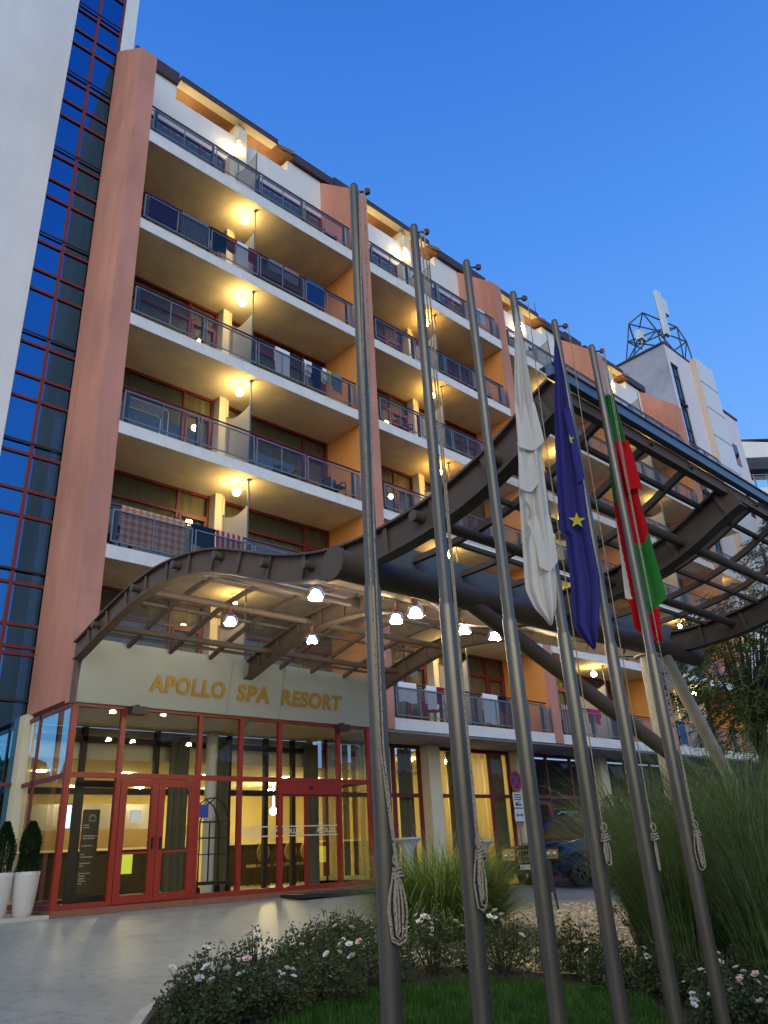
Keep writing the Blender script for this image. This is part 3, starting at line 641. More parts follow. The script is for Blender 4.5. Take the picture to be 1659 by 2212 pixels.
# lobby shell
w = MB(); w.box(5.0, 17.1, 16.55, 23.2, ZB - .05, ZB - .003); w.box(5.57, 12.55, 14.1, 16.55, ZB - .05, ZB); w.build('lobby_floor', 'floor', P)
w = MB(); w.box(5.53, 12.55, 14.1, 16.1, 4.32, 4.37); w.box(5.0, 17.1, 16.6, 23.2, 3.69, 3.75); w.box(5.57, 12.55, 16.15, 16.6, 3.692, 3.748); w.box(5.57, 12.55, 16.12, 16.15, 3.69, 4.315); w.build('lobby_ceiling', 'cream', P)
w = MB(); w.box(5.0, 17.1, 23.2, 23.3, ZB, 3.69); w.box(4.9, 5.0, 16.6, 23.2, ZB, 3.69); w.box(17.1, 17.2, 16.5, 23.2, ZB, 3.69); w.box(12.56, 12.62, 14.1, 16.45, ZB, 1.2); w.build('lobby_wall', 'lobbywall', P)
w = MB(); w.lathe((9.36, 15.7, ZB), [(.13, 0), (.13, 3.28)], 20); w.build('lobby_column', 'plate', P)
for x, y in ((6.6, 18.3), (8.6, 18.3), (10.8, 18.3), (13.2, 18.3), (15.4, 18.3), (8.6, 21.6), (10.6, 21.6), (12.8, 21.6), (15, 21.6)):
    w = MB(); w.lathe((x, y, 3.665), [(.10, 0), (.10, .02)], 12); w.build('lobby_downlight', 'lobby_lamp', P)
w = MB(); w.ball((14.0, 19.9, 2.92), .10); w.tube([(14.0, 19.9, 2.99), (14.0, 19.9, 3.69)], .012, 6); w.build('hanging_globe', 'lobby_lamp', P)
# inner dark framed screen
w = MB()
for x in (6.58, 8.2, 10.02, 11.05, 11.85): w.box(x - .055, x + .055, 16.0, 16.1, ZB, 4.31)
w.box(5.6, 12.5, 16.0, 16.1, 4.02, 4.13); w.box(5.6, 12.5, 16.003, 16.097, 3.0, 3.12); w.box(5.6, 9.9, 16.003, 16.097, ZB, ZB + .09)
w.build('inner_screen', 'darkframe', P)
w = MB(); w.box(5.84, 6.0, 14.40, 14.45, ZB + .18, 2.98); w.box(6.56, 6.66, 14.40, 14.45, ZB + .18, 2.98); w.box(5.84, 6.66, 14.40, 14.45, ZB + .01, ZB + .18); w.box(5.84, 6.66, 14.40, 14.45, 2.98, 3.1); w.build('inner_door_leaf', 'darkframe', P)
for xa, xb, y in ((8.42, 8.92, 15.85), (9.6, 9.92, 15.85), (12.0, 12.42, 15.8)):
    q = MB(); n = int((xb - xa) / .03); vs = []
    for k in range(n + 1):
        xx = xa + (xb - xa) * k / n; yy = y + .04 * sin(k * 1.3) + .02 * sin(k * .45); vs += [(xx, yy, ZB + .02), (xx, yy, 3.0), (xx, yy, 4.2)]
    q.add(vs, [(3 * k + j, 3 * k + 3 + j, 3 * k + 4 + j, 3 * k + 1 + j) for k in range(n) for j in (0, 1)], 0, True); q.build('drape', 'drape', P)

# lobby furniture (each its own thing)
D = thing('info_board', 'tall brown hotel directory board with a pale sun emblem behind the left pane', 'sign board', (6.17, 14.38, ZB + .2))
w = MB(); w.box(6.02, 6.32, 14.37, 14.395, 1.26, 2.60); w.build('board', 'boardbrown', D)
w = MB()
for k in range(15):
    a = pi * (-.08 + 1.16 * k / 14); w.bar((6.19 + .04 * cos(a), 14.366, 2.45 + .04 * sin(a)), (6.19 + .075 * cos(a), 14.366, 2.45 + .075 * sin(a)), .008, .004)
w.box(6.12, 6.26, 14.364, 14.368, 2.405, 2.413); w.build('sun_emblem', 'frost', D)
w = MB(); r2 = random.Random(3)
for z, L in ((2.34, .09), (2.30, .09), (2.16, .26), (2.12, .22), (2.00, .2), (1.86, .07), (1.82, .2), (1.72, .17), (1.68, .06), (1.56, .2), (1.52, .1), (1.48, .11), (1.44, .12), (1.40, .06)):
    x = 6.035
    while x < 6.035 + L:
        d_ = r2.uniform(.008, .02); w.box(x, x + d_, 14.366, 14.369, z - r2.uniform(.005, .010), z + r2.uniform(.005, .012)); x += d_ + .005
w.build('small_print', 'frost', D)
D = thing('reception_desk', 'dark wood reception desk with a pale lit top behind the sliding door', 'desk', (13.8, 19.5, ZB))
w = MB(); w.box(12.2, 15.2, 19.4, 20.0, ZB, ZB + 1.0); w.build('front_panel', 'darkwood', D)
w = MB(); w.box(12.1, 15.3, 19.3, 20.1, ZB + 1.0, ZB + 1.06); w.build('counter_top', 'cream', D)
for x in (13.05, 13.75):
    w = MB(); vs = [(x + .13 * cos(2 * pi * k / 20), y, 2.62 + .13 * sin(2 * pi * k / 20)) for y in (23.15, 23.19) for k in range(20)]
    w.add(vs, [tuple(range(20)), tuple(reversed(range(20, 40)))] + [(k, k + 20, (k + 1) % 20 + 20, (k + 1) % 20) for k in range(20)])
    tag(outward(w.build('wall_emblem', 'tanback', loc=(x, 23.15, 2.62))), 'round tan emblem on the bright lobby wall, ' + ('the left one' if x < 13.4 else 'the right one'), 'wall emblem', 'round emblems on the lobby wall')
D = thing('bar_counter', 'long dark bar counter along the left side of the lobby', 'counter', (8.6, 20, ZB))
w = MB(); w.box(5.8, 11.2, 19.8, 20.4, ZB, ZB + 1.0); w.build('front_panel', 'darkwood', D)
w = MB(); w.box(5.7, 11.3, 19.7, 20.5, ZB + 1.0, ZB + 1.05); w.build('counter_top', 'cream', D)
w = MB(); w.box(9.25, 9.65, 19.78, 19.79, 1.48, 1.92); w.build('lit_panel', 'greenbox', D)
D = thing('wall_screen', 'blue lit screen on the lobby wall seen through the left pane', 'screen', (6.4, 16.6, 2.3))
w = MB(); w.box(6.44, 6.70, 16.58, 16.62, 2.38, 2.86); w.build('bezel', 'black', D)
w = MB(); w.box(6.46, 6.68, 16.57, 16.579, 2.40, 2.84); w.build('display', 'tvscreen', D)
w = MB(); w.box(6.55, 6.60, 16.585, 16.62, ZB, 2.38); w.box(6.4, 6.75, 16.5, 16.8, ZB, ZB + .03); w.build('stand', 'black', D)
D = thing('wall_mural', 'grey and orange printed mural behind the bar', 'poster', (9, 22.0, 2.0))
w = MB(); w.box(6.6, 11.2, 22.0, 22.04, 2.62, 3.26); w.build('upper_print', 'grey', D)
w = MB(); w.box(6.6, 11.2, 21.99, 21.998, 2.10, 2.615); w.build('lower_print', 'tanback', D)
w = MB(); w.box(6.6, 11.2, 22.05, 22.12, ZB, 2.6); w.build('support_wall', 'lobbywall', D)
def lobby_chair():
    cx, cy = 13.5, 18.6
    c = thing('lobby_chair', 'dark wooden lobby chair with a round tan back in front of the reception desk', 'chair', (cx, cy, ZB), 'chairs at the reception desk')
    for sx in (-.2, .2):
        for sy in (-.2, .2):
            w = MB(); w.box(cx + sx - .02, cx + sx + .02, cy + sy - .02, cy + sy + .02, ZB, ZB + (.43 if sy > 0 else .62)); w.build('leg', 'darkwood', c)
    w = MB(); w.box(cx - .23, cx + .23, cy - .22, cy + .23, ZB + .43, ZB + .50); w.build('seat', 'tanback', c)
    w = MB(); vs = [(cx + .19 * cos(2 * pi * k / 20), y, ZB + .78 + .23 * sin(2 * pi * k / 20)) for y in (cy - .24, cy - .20) for k in range(20)]
    w.add(vs, [tuple(range(20)), tuple(reversed(range(20, 40)))] + [(k, k + 20, (k + 1) % 20 + 20, (k + 1) % 20) for k in range(20)]); outward(w.build('backrest', 'tanback', c))
    for sx in (-.23, .23):
        w = MB(); w.box(cx + sx - .02, cx + sx + .02, cy - .22, cy + .2, ZB + .62, ZB + .66); w.build('armrest', 'darkwood', c)
    return c
c0 = lobby_chair()
c1 = copy_tree(c0, None, (14.15, 18.75, ZB)); c1['label'] = 'lobby chair with a tan back seen right of the red sliding door mullion'
c2 = copy_tree(c0, None, (12.55, 18.5, ZB)); c2['label'] = 'lobby chair half hidden behind the red mullion left of the sliding door'
# luggage trolley
D = thing('luggage_trolley', 'black hotel luggage trolley with an arched cage behind the middle glass pane', 'trolley', (8.6, 14.7, ZB))
w = MB(); w.box(8.42, 9.20, 14.5, 15.0, ZB + .20, ZB + .26); w.build('platform', 'darkwood', D)
for x in (8.47, 9.15):
    for y in (14.55, 14.95):
        w = MB(); vs = [(x + dx, y + .07 * cos(2 * pi * k / 14), ZB + .09 + .07 * sin(2 * pi * k / 14) + .02) for dx in (-.025, .025) for k in range(14)]
        w.add(vs, [tuple(range(14)), tuple(reversed(range(14, 28)))] + [(k, k + 14, (k + 1) % 14 + 14, (k + 1) % 14) for k in range(14)]); w.box(x - .015, x + .015, y - .01, y + .01, ZB + .1, ZB + .2); outward(w.build('wheel', 'black', D))
for y in (14.55, 14.95):
    w = MB(); w.tube([(8.47, y, ZB + .26), (8.47, y, ZB + 1.35), (8.61, y, ZB + 1.66), (8.81, y, ZB + 1.80), (9.01, y, ZB + 1.66), (9.15, y, ZB + 1.35), (9.15, y, ZB + .26)], .016, 8)
    for z in (.75, 1.05, 1.35): w.tube([(8.47, y, ZB + z), (9.15, y, ZB + z)], .009, 6)
    for x in (8.70, 8.92): w.tube([(x, y, ZB + .26), (x, y, ZB + 1.35)], .008, 6)
    w.build('hoop', 'black', D)
w = MB(); w.tube([(8.81, 14.55, ZB + 1.80), (8.81, 14.95, ZB + 1.80)], .014, 8); w.build('cross_bar', 'black', D)
b = MB(); b.box(10.0, 12.1, 13.25, 13.95, g(10, 13.6) + .01, g(10, 13.9) + .055); tag(b.build('door_mat', 'black', loc=(11, 13.6, .9)), 'black rubber door mat in front of the sliding door', 'mat')

# ================================================================== STEEL CANOPY
K = thing('entrance_canopy', 'brown steel and glass canopy with wave shaped beams over the entrance drive', 'canopy', (9, 8, .6))
WT = [(13.90, 5.43), (13.03, 5.67), (11.86, 5.93), (10.89, 6.02), (10.0, 5.95), (9.13, 5.78), (8.45, 5.53), (7.57, 5.17), (6.8, 4.95), (6.29, 4.87), (5.83, 4.85), (5.29, 4.88), (4.74, 4.95), (4.21, 5.09), (3.72, 5.29), (3.24, 5.60)]
def wave(y):
    for (a, za), (c, zc) in zip(WT[:-1], WT[1:]):
        if c <= y <= a: return za + (zc - za) * (a - y) / (a - c)
    return WT[0][1] if y > WT[0][0] else WT[-1][1]
NW = 60; ys_ = [13.90 + (3.24 - 13.90) * k / NW for k in range(NW + 1)]
def sm(y): return sum(wave(min(13.9, max(3.24, y + d))) for d in (-.3, -.15, 0, .15, .3)) / 5
prof = [(y, sm(y)) for y in ys_]
def nrm(i):
    a, c = prof[max(i - 1, 0)], prof[min(i + 1, NW)]; t = Vector((c[0] - a[0], c[1] - a[1])).normalized(); return Vector((t.y, -t.x)) if -t.x < 0 else Vector((-t.y, t.x))
NR = [nrm(i) for i in range(NW + 1)]
NR = [n if n.y < 0 else -n for n in NR]                          # pointing down
def strip(b, x0, x1, d0, d1, i0=0, i1=NW):
    vs = []
    for i in range(i0, i1 + 1):
        for d in (d0, d1):
            p = Vector(prof[i]) + NR[i] * d
            vs += [(x0, p.x, p.y), (x1, p.x, p.y)]
    n = i1 - i0
    fs = []
    for i in range(n):
        o, q = 4 * i, 4 * i + 4
        fs += [(o, o + 1, q + 1, q), (o + 2, q + 2, q + 3, o + 3), (o, q, q + 2, o + 2), (o + 1, o + 3, q + 3, q + 1)]
    fs += [(0, 2, 3, 1), (4 * n, 4 * n + 1, 4 * n + 3, 4 * n + 2)]
    b.add(vs, fs)
BX = [5.38, 9.0, 12.6]
for j, x in enumerate(BX):
    b = MB(); hw = .085 if j == 0 else .10
    strip(b, x - hw, x + hw, 0, .025); strip(b, x - hw, x + hw, .335, .36); strip(b, x - .012, x + .012, .025, .335)
    for i in range(3, NW, 4):
        n = NR[i]; p = Vector(prof[i])
        for s_ in (-1, 1): b.bar((x + s_ * .045, p.x + n.x * .025, p.y + n.y * .025), (x + s_ * .045, p.x + n.x * .335, p.y + n.y * .335), .064, .014, up=(1, 0, 0))
    outward(b.build('wave_beam', 'steel', K))
for y, z in ((12.93, 5.53), (11.49, 5.80), (10.15, 5.80), (8.93, 5.57), (7.76, 5.10), (6.86, 4.80), (5.0, 4.77), (3.95, 5.0)):
    b = MB(); b.tube([(5.22, y, z), (12.78, y, z)], .062, 12); b.build('purlin_tube', 'steel', K)
b = MB(); b.tube([(4.98, 6.0, 4.50), (13.2, 6.0, 4.50)], .165, 20); b.tube([(5.0, 6.0, 4.5), (4.96, 6.0, 4.5)], .185, 20); b.build('main_tube', 'steel', K)
for x in (6.28, 7.15, 8.05, 9.80, 10.65, 11.6):
    b = MB(); strip(b, x - .032, x + .032, .0, .075); outward(b.build('glazing_bar', 'steel', K))
for y in (13.4, 12.2, 10.85, 9.55, 8.35, 7.3, 5.4, 4.5, 3.6):
    b = MB(); z = sm(y)
    for a, c in ((5.47, 8.9), (9.1, 12.5)): b.box(a, c, y - .025, y + .025, z - .055, z - .005)
    b.build('cross_bar', 'steel', K)
for a, c in ((5.38, 9.0), (9.0, 12.6)):
    for i0, i1 in ((0, 42), (48, NW)):
        b = MB(); vs = [(x, prof[i][0], prof[i][1] + .012) for i in range(i0, i1 + 1) for x in (a, c)]
        b.add(vs, [(2 * i, 2 * i + 1, 2 * i + 3, 2 * i + 2) for i in range(i1 - i0)], 0, True); b.build('glass_roof', 'roofglass', K)
b = MB(); b.prism_x([(5.98, 4.93), (6.14, 4.58), (6.5, 4.58), (6.62, 4.95), (6.60, 4.96), (6.48, 4.60), (6.16, 4.60), (6.0, 4.94)], 5.48, 12.5)
outward(b.build('gutter', 'steelblue', K))
b = MB(); b.box(5.30, 12.75, 3.16, 3.235, 5.56, 5.67); b.box(5.30, 12.75, 3.14, 3.30, 5.67, 5.685); b.build('edge_flashing', 'flash', K)
b = MB(); b.box(5.47, 12.5, 3.245, 3.33, 5.42, 5.555); b.build('edge_channel', 'steel', K)
b = MB(); b.tube([(11.55, 6.05, .2), (11.55, 6.05, 4.36)], .125, 18); b.lathe((11.55, 6.05, 4.30), [(.2, 0), (.2, .03)], 16); b.build('column', 'column', K)
for a, c, mm in (((7.1, 6.0, 4.47), (12.1, 5.3, 1.95), 'steel'), ((12.0, 6.0, 4.42), (14.6, 6.3, 1.9), 'column')):
    b = MB(); b.tube([a, c], .105, 16); b.build('raking_strut', mm, K)
b = MB(); b.bar((11.7, 5.95, 4.25), (12.0, 5.95, 3.8), .22, .02, up=(0, 1, 0)); b.tube([(11.75, 5.85, 4.05), (11.75, 6.1, 4.05)], .04, 8); b.build('gusset_plate', 'column', K)
b = MB(); b.tube([(6.3, 6.7, 4.95), (8.6, 7.72, 5.0)], .05, 8); b.build('diagonal_brace', 'steel', K)

LAMPS = [(6.02, 7.64, 4.82, 'leftmost of the front row of canopy lamps'), (6.26, 10.10, 5.10, 'canopy lamp farthest left above the sign board'), (7.95, 10.20, 5.06, 'canopy lamp above the middle of the sign board'),
         (9.30, 10.12, 5.10, 'canopy lamp beside the first flagpole above the sign corner'), (7.64, 7.80, 4.79, 'canopy lamp between the first two flagpoles, the smaller one'), (7.02, 6.80, 4.53, 'biggest looking canopy lamp, right of the first flagpole'),
         (9.02, 7.70, 4.80, 'bare bright canopy lamp right of the second flagpole'), (9.72, 7.66, 4.79, 'canopy lamp just left of the third flagpole'), (11.5, 7.52, 4.82, 'rightmost canopy lamp, beside the white flag pole')]
L0 = None
for i, (x, y, z, lab) in enumerate(LAMPS):
    if L0 is None:
        L0 = thing('pendant_lamp', 'lit bell lamp, ' + lab, 'lamp', (x, y, z), 'bell lamps hanging under the canopy')
        b = MB(); b.lathe((x, y, z), [(.05, .07), (.095, .03), (.122, -.04), (.127, -.092)], 16, capb=False, capt=False); b.build('glass_bell', 'lamp_glass', L0)
        b = MB(); b.lathe((x, y, z), [(.02, -.080), (.080, -.078), (.094, -.055), (.08, -.02), (.04, .015)], 14); b.build('bulb', 'white_lamp', L0)
        b = MB()
        for q in range(5): b.lathe((x, y, z), [(.052, .06 + .018 * q), (.052, .068 + .018 * q)], 14)
        b.tube([(x, y, z + .05), (x, y, z + .20)], .022, 8); b.build('cooling_fins', 'copper', L0)
        b = MB(); b.tube([(x, y, z + .18), (x + .03, y, z + .25), (x + .02, y, z + .30)], .010, 6); b.tube([(x - .05, y, z + .14), (x - .05, y, z + .26), (x + .02, y, z + .30)], .006, 6); b.build('bracket', 'steel', L0)
    else:
        c = copy_tree(L0, None, (x, y, z)); c['label'] = 'lit bell lamp, ' + lab

# ================================================================== FLAGPOLES AND FLAGS
PY = 4.37 * .68; PX = [(4.03 + .886 * i) * .68 for i in range(6)]
PLAB = ['bare flagpole nearest the entrance with two ropes and a thick rope coil', 'second bare flagpole from the left with two ropes and a slim rope coil', 'bare grey flagpole without any rope, third from the left',
        'grey flagpole carrying the white flag', 'grey flagpole carrying the dark blue flag', 'grey flagpole carrying the striped flag in tall grass']
def rloc(i, r, z, d=0.0): return Vector((PX[i], PY, z)) + Rh * r + Fh * d
def coil(i, z0, z1, turns, wid, depth_):
    b = MB(); h = z0 - z1; r3 = random.Random(i)
    for k in range(turns):                                              # nested loops hanging from the knot
        w_ = wid * (k + .55) / turns; hh = h * (.80 + .20 * (k + r3.random()) / turns); pts = []
        for q in range(25):
            a = q / 24; side = -1 if a < .5 else 1; v = 1 - abs(2 * a - 1)       # 0 at the knot, 1 at the bottom
            if v > .86: e = (v - .86) / .14; off = w_ * .80 * math.sqrt(max(0, 1 - e * e)); z = z0 - hh * (.86 + .14 * math.sin(e * pi / 2))
            else: e = v / .86; off = w_ * (.18 + .82 * sin(min(1, e * 1.15) * pi * .62)) * (1 if e < .6 else 1 - .45 * (e - .6)); z = z0 - hh * .86 * e
            pts.append(rloc(i, .050 + side * off + .006 * sin(k * 2.1), z, -.054 - depth_ * .6 * (1 - k / turns) - .004 * (k % 2)))
        b.tube(pts, .0058, 6)
    for q in range(3): b.tube([rloc(i, .058 + (.020 + .004 * q) * cos(a), z0 + .012 - .016 * q + .006 * sin(a * 2), -.052 - (.018 + .003 * q) * sin(a)) for a in [2 * pi * e / 12 for e in range(13)]], .0056, 6)
    b.tube([rloc(i, .058 + .018 * sin(a), z0 + .03 + .030 * (1 - cos(a)) / 1.2, -.055) for a in [2 * pi * e / 14 for e in range(15)]], .0052, 6)
    return b
for i in range(6):
    x = PX[i]; t = thing('flagpole', PLAB[i], 'flagpole', (x, PY, g(x, PY)), 'flagpoles in a row in front of the hotel')
    b = MB(); z0 = g(x, PY); b.lathe((x, PY, 0), [(.050, z0), (.049, 1.5), (.047, 2.93), (.042, 2.965), (.0385, 2.97), (.035, 4.5), (.031, 5.94), (.026, 5.965), (.012, 5.975)], 22); b.build('shaft', 'pole', t)
    b = MB(); b.lathe((x, PY, z0), [(.13, 0), (.13, .02), (.06, .03)], 20); b.build('base_plate', 'pole', t)
    b = MB(); pz = 5.90; b.tube([rloc(i, .03, pz), rloc(i, .085, pz)], .008, 8)
    vs = [rloc(i, -.0 + .092 + .024 * cos(2 * pi * k / 16), pz + .024 * sin(2 * pi * k / 16), dd) for dd in (-.012, .012) for k in range(16)]
    b.add(vs, [tuple(range(16)), tuple(reversed(range(16, 32)))] + [(k, k + 16, (k + 1) % 16 + 16, (k + 1) % 16) for k in range(16)]); outward(b.build('pulley', 'rust', t))
    if i == 2:
        b = MB(); b.bar(rloc(i, .05, 1.52, -.02), rloc(i, .052, 1.36, -.02), .03, .03); b.bar(rloc(i, .06, 1.42, -.02), rloc(i, .075, 1.27, -.02), .012, .012); b.build('cleat', 'black', t)
        continue
    kz = (1.52, 1.58, 0, 1.63, 1.62, 1.63)[i]
    b = MB(); n = 24
    RT = {0: (((0, .036), (.3, .014), (.62, -.006), (.88, .006), (1, .056)), ((0, .074), (.3, .050), (.62, .026), (.88, .020), (1, .060))),
          1: (((0, .046), (.4, .048), (.8, .044), (1, .052)), ((0, .074), (.4, .062), (.8, .050), (1, .056)))}.get(i)
    if RT is None: RT = (((0, .116), (.25, .075), (.6, .058), (1, .050)),) if i in (3, 4) else (((0, .11), (.3, .07), (1, .044)), ((0, .095), (.3, .056), (1, .054)))
    for q, cp in enumerate(RT):
        pts = []
        for s_ in range(n + 1):
            u = s_ / n; z = 5.9 + (kz + .02 - 5.9) * u
            for (ua, ra), (ub, rb) in zip(cp[:-1], cp[1:]):
                if ua <= u <= ub: rr = ra + (rb - ra) * (u - ua) / (ub - ua)
            pts.append(rloc(i, rr, z, -.015 - .042 * min(1, u * 4) - .003 * q))
        b.tube(pts, .0058 if i < 2 else .0044, 6)
    b.build('halyard', 'rope', t)
    dz, tn, wd, dp = ((.31, 4, .050, .03), (.27, 3, .036, .03), 0, (.17, 2, .024, .02), (.25, 1, .010, .01), (.25, 3, .034, .03))[i]
    coil(i, kz, kz - dz, tn, wd, dp).build('rope_coil', 'rope', t)
    b = MB(); b.bar(rloc(i, .052, kz - .02, -.005), rloc(i, .052, kz - dz * .9, -.005), .02, .025); b.build('cleat', 'black', t)

def flag(i, name, label, edges, off, mats, matfn, folds, amp, hemfn=None):
    """Limp flag: rows of (z, left, right) across the line of sight, with deep vertical folds."""
    t = thing(name, label, 'flag', (PX[i], PY, edges[0][0]), 'limp flags on the three right hand poles')
    NU, NV = 56, 110; zt, zb = edges[0][0], edges[-1][0]
    def lr(z):
        for a, c in zip(edges[:-1], edges[1:]):
            if c[0] <= z <= a[0]:
                u = (a[0] - z) / (a[0] - c[0] + 1e-9); return a[1] + (c[1] - a[1]) * u, a[2] + (c[2] - a[2]) * u
        return edges[-1][1:]
    b = MB(); vs = []; cs = []
    for v in range(NV + 1):
        z = zt + (zb - zt) * v / NV; l, r = lr(z); w = r - l
        for u in range(NU + 1):
            s_ = u / NU
            ss = s_ + .35 / (2 * pi * folds) * sin(2 * pi * folds * s_ + .7)        # folds bunch sideways a little
            ss = min(1, max(0, ss)); rr = l + w * ss
            dd = amp * (min(1, (zt - z) / .9) * .8 + .2) * (sin(2 * pi * folds * s_ + .6 + .5 * sin(z * 1.7)) + .16 * sin(2 * pi * folds * 2.3 * s_ + z * 1.1))
            vs.append(rloc(i, rr, z, off + dd)); cs.append((rr, z, s_))
    fs = []; ms = []
    for v in range(NV):
        for u in range(NU):
            a = v * (NU + 1) + u; fs.append((a, a + 1, a + NU + 2, a + NU + 1))
            rr = (cs[a][0] + cs[a + 1][0]) / 2; zz = (cs[a][1] + cs[a + NU + 1][1]) / 2; ms.append(matfn(rr, zz, cs[a][2]))
    b.add(vs, fs, 0, True); b.m = ms
    o = b.build('cloth', mats, t)
    return t
def surf_d(z, s_, zt, folds, amp, off): return off + amp * (min(1, (zt - z) / .9) * .8 + .2) * (sin(2 * pi * folds * s_ + .6 + .5 * sin(z * 1.7)) + .35 * sin(2 * pi * folds * 2.3 * s_ + z * 2.1))
WF = [(5.756, -0.015, -0.005), (5.694, -0.024, 0.003), (5.322, -0.072, 0.014), (4.967, -0.115, 0.021), (4.629, -0.141, 0.026), (4.40, -0.155, 0.041), (4.375, -0.155, 0.026), (4.086, -0.19, 0.019), (3.782, -0.211, 0.009), (3.494, -0.229, 0.005), (3.318, -0.241, -0.011), (3.266, -0.242, -0.015), (3.134, -0.199, -0.034), (3.0, -0.1, -0.085)]
f1 = flag(3, 'white_flag', 'limp off-white flag with thin tan ring marks hanging on its pole', WF, -.075, ['flagwhite'], lambda r, z, s: 0, 2.2, .024)
for (ca, cz, ra, a0, a1) in ((-.225, 3.86, .085, -.6, 1.0), (-.225, 3.70, .06, -1.3, .9)):
    b = MB(); vs = []
    for k in range(13):
        a = a0 + (a1 - a0) * k / 12
        for q in (ra, ra + .013): vs.append(rloc(3, ca + q * cos(a), cz + q * sin(a) * 1.1, -.112))
    b.add(vs, [(2 * k, 2 * k + 2, 2 * k + 3, 2 * k + 1) for k in range(12)]); b.build('ring_mark', 'logotan', f1)
# folded-over hems of the white flag
def wfe(z):
    for a, c in zip(WF[:-1], WF[1:]):
        if c[0] <= z <= a[0]: u = (a[0] - z) / (a[0] - c[0] + 1e-9); return a[1] + (c[1] - a[1]) * u, a[2] + (c[2] - a[2]) * u
    return WF[-1][1:]
for z0, l, r in ((4.40, -.158, .040), (4.05, -.195, -.05), (3.42, -.13, .012)):
    b = MB(); vs = []; NR_ = 7
    for v_ in range(NR_):
        u = v_ / (NR_ - 1)
        for k in range(19):
            s_ = k / 18; zz_ = z0 + .42 * (1 - u); el, er = wfe(zz_); rr = max(l, el - .003) + (min(r, er + .006) - max(l, el - .003)) * s_; vs.append(rloc(3, rr + .004 * u, z0 + .42 * (1 - u) - u * (.05 * sin(pi * s_) - .03 * s_), -.058 - .052 * u ** .7 - .010 * u * sin(pi * s_ * 2.4)))
    b.add(vs, [(v_ * 19 + k, v_ * 19 + k + 1, v_ * 19 + k + 20, v_ * 19 + k + 19) for v_ in range(NR_ - 1) for k in range(18)], 0, True); b.build('folded_hem', 'flagwhite', f1)
EU = [(5.707, -0.044, -0.035), (5.598, -0.067, -0.022), (5.308, -0.1, -0.012), (4.941, -0.156, -0.015), (4.589, -0.197, -0.002), (4.265, -0.232, -0.007), (3.938, -0.26, -0.022), (3.86, -0.262, -0.022), (3.84, -0.225, -0.022), (3.703, -0.235, -0.019), (3.473, -0.244, -0.013), (3.306, -0.258, -0.034), (3.092, -0.273, -0.09), (2.978, -0.207, -0.114), (2.915, -0.151, -0.138)]
f2 = flag(4, 'blue_star_flag', 'limp dark blue flag with yellow stars hanging on its pole', EU, -.07, ['flagblue'], lambda r, z, s: 0, 1.9, .026)
def star(i, r, z, R_, parent, d, half=False):
    b = MB(); pts = []
    for k in range(10):
        a = pi / 2 + 2 * pi * k / 10 - .08; q = R_ if k % 2 == 0 else R_ * .40
        dx = q * cos(a)
        if half and dx < 0: dx = 0
        if half: dx *= .75
        pts.append(rloc(i, r + dx, z + q * sin(a), d))
    vs = [rloc(i, r + (.01 if half else 0), z, d)] + pts
    b.add(vs, [(0, k + 1, (k + 1) % 10 + 1) for k in range(10)]); b.build('star', 'flagstar', parent)
star(4, -.125, 3.935, .070, f2, -.112); star(4, -.075, 4.67, .055, f2, -.112, True)
BG = [(5.89, 0.098, 0.107), (5.619, 0.084, 0.145), (5.46, 0.066, 0.144), (4.949, -0.003, 0.174), (4.457, -0.041, 0.196), (4.43, -.041, .186), (4.061, -0.064, 0.206), (3.708, -0.087, 0.229), (3.474, -0.105, 0.243), (3.43, -.095, .243), (3.379, -0.068, 0.165), (3.202, -0.077, 0.142), (3.07, 0.05, 0.135)]
def bgm(r, z, s):
    if z > 5.455 - .3 * (.144 - r) * 0: return 0
    if z > 4.935 and r > -.05: return 1
    if r < .0 and z > 4.36: return 1
    lim = -.036 + (4.36 - z) * .01
    if r < lim - .012 and z > 3.46: return 0
    gl_ = .205 - (4.036 - z) * .65
    if z < 4.036 and r > max(gl_, .06) and z > 3.33 + (r - .09) * .66: return 1
    if r > .02 and z < 3.95 and z > 3.36 and r > .06: return 1
    return 2
f3 = flag(5, 'striped_flag', 'limp white, green and red striped flag behind the last pole', BG, .075, ['flagwhite', 'flaggreen', 'flagred'], bgm, 1.8, .024)
b = MB(); vs = []                                               # the red fold hanging over the lower half
for v_ in range(6):
    u = v_ / 5
    for k in range(13): s_ = k / 12; vs.append(rloc(5, .075 + .125 * s_ + .01 * u * (s_ - .2), 4.97 - .56 * u + .02 * sin(pi * s_) * u, .095 - .085 * u ** .6 - .012 * u * sin(pi * s_)))
b.add(vs, [(v_ * 13 + k, v_ * 13 + k + 1, v_ * 13 + k + 14, v_ * 13 + k + 13) for v_ in range(5) for k in range(12)], 0, True); b.build('folded_hem', 'flagred', f3)
b = MB(); vs = []                                               # a narrow blue fold down the right side of the starred flag
for v_ in range(8):
    u = v_ / 7
    for k in range(9): s_ = k / 8; vs.append(rloc(4, -.075 + .062 * s_ - .030 * (1 - u) * (s_ - 1) * 0 + .006 * u, 5.0 - .74 * u + .04 * s_ * u, -.066 - .046 * u ** .5 - .014 * sin(pi * s_)))
b.add(vs, [(v_ * 9 + k, v_ * 9 + k + 1, v_ * 9 + k + 10, v_ * 9 + k + 9) for v_ in range(7) for k in range(8)], 0, True); b.build('folded_hem', 'flagblue', f2)

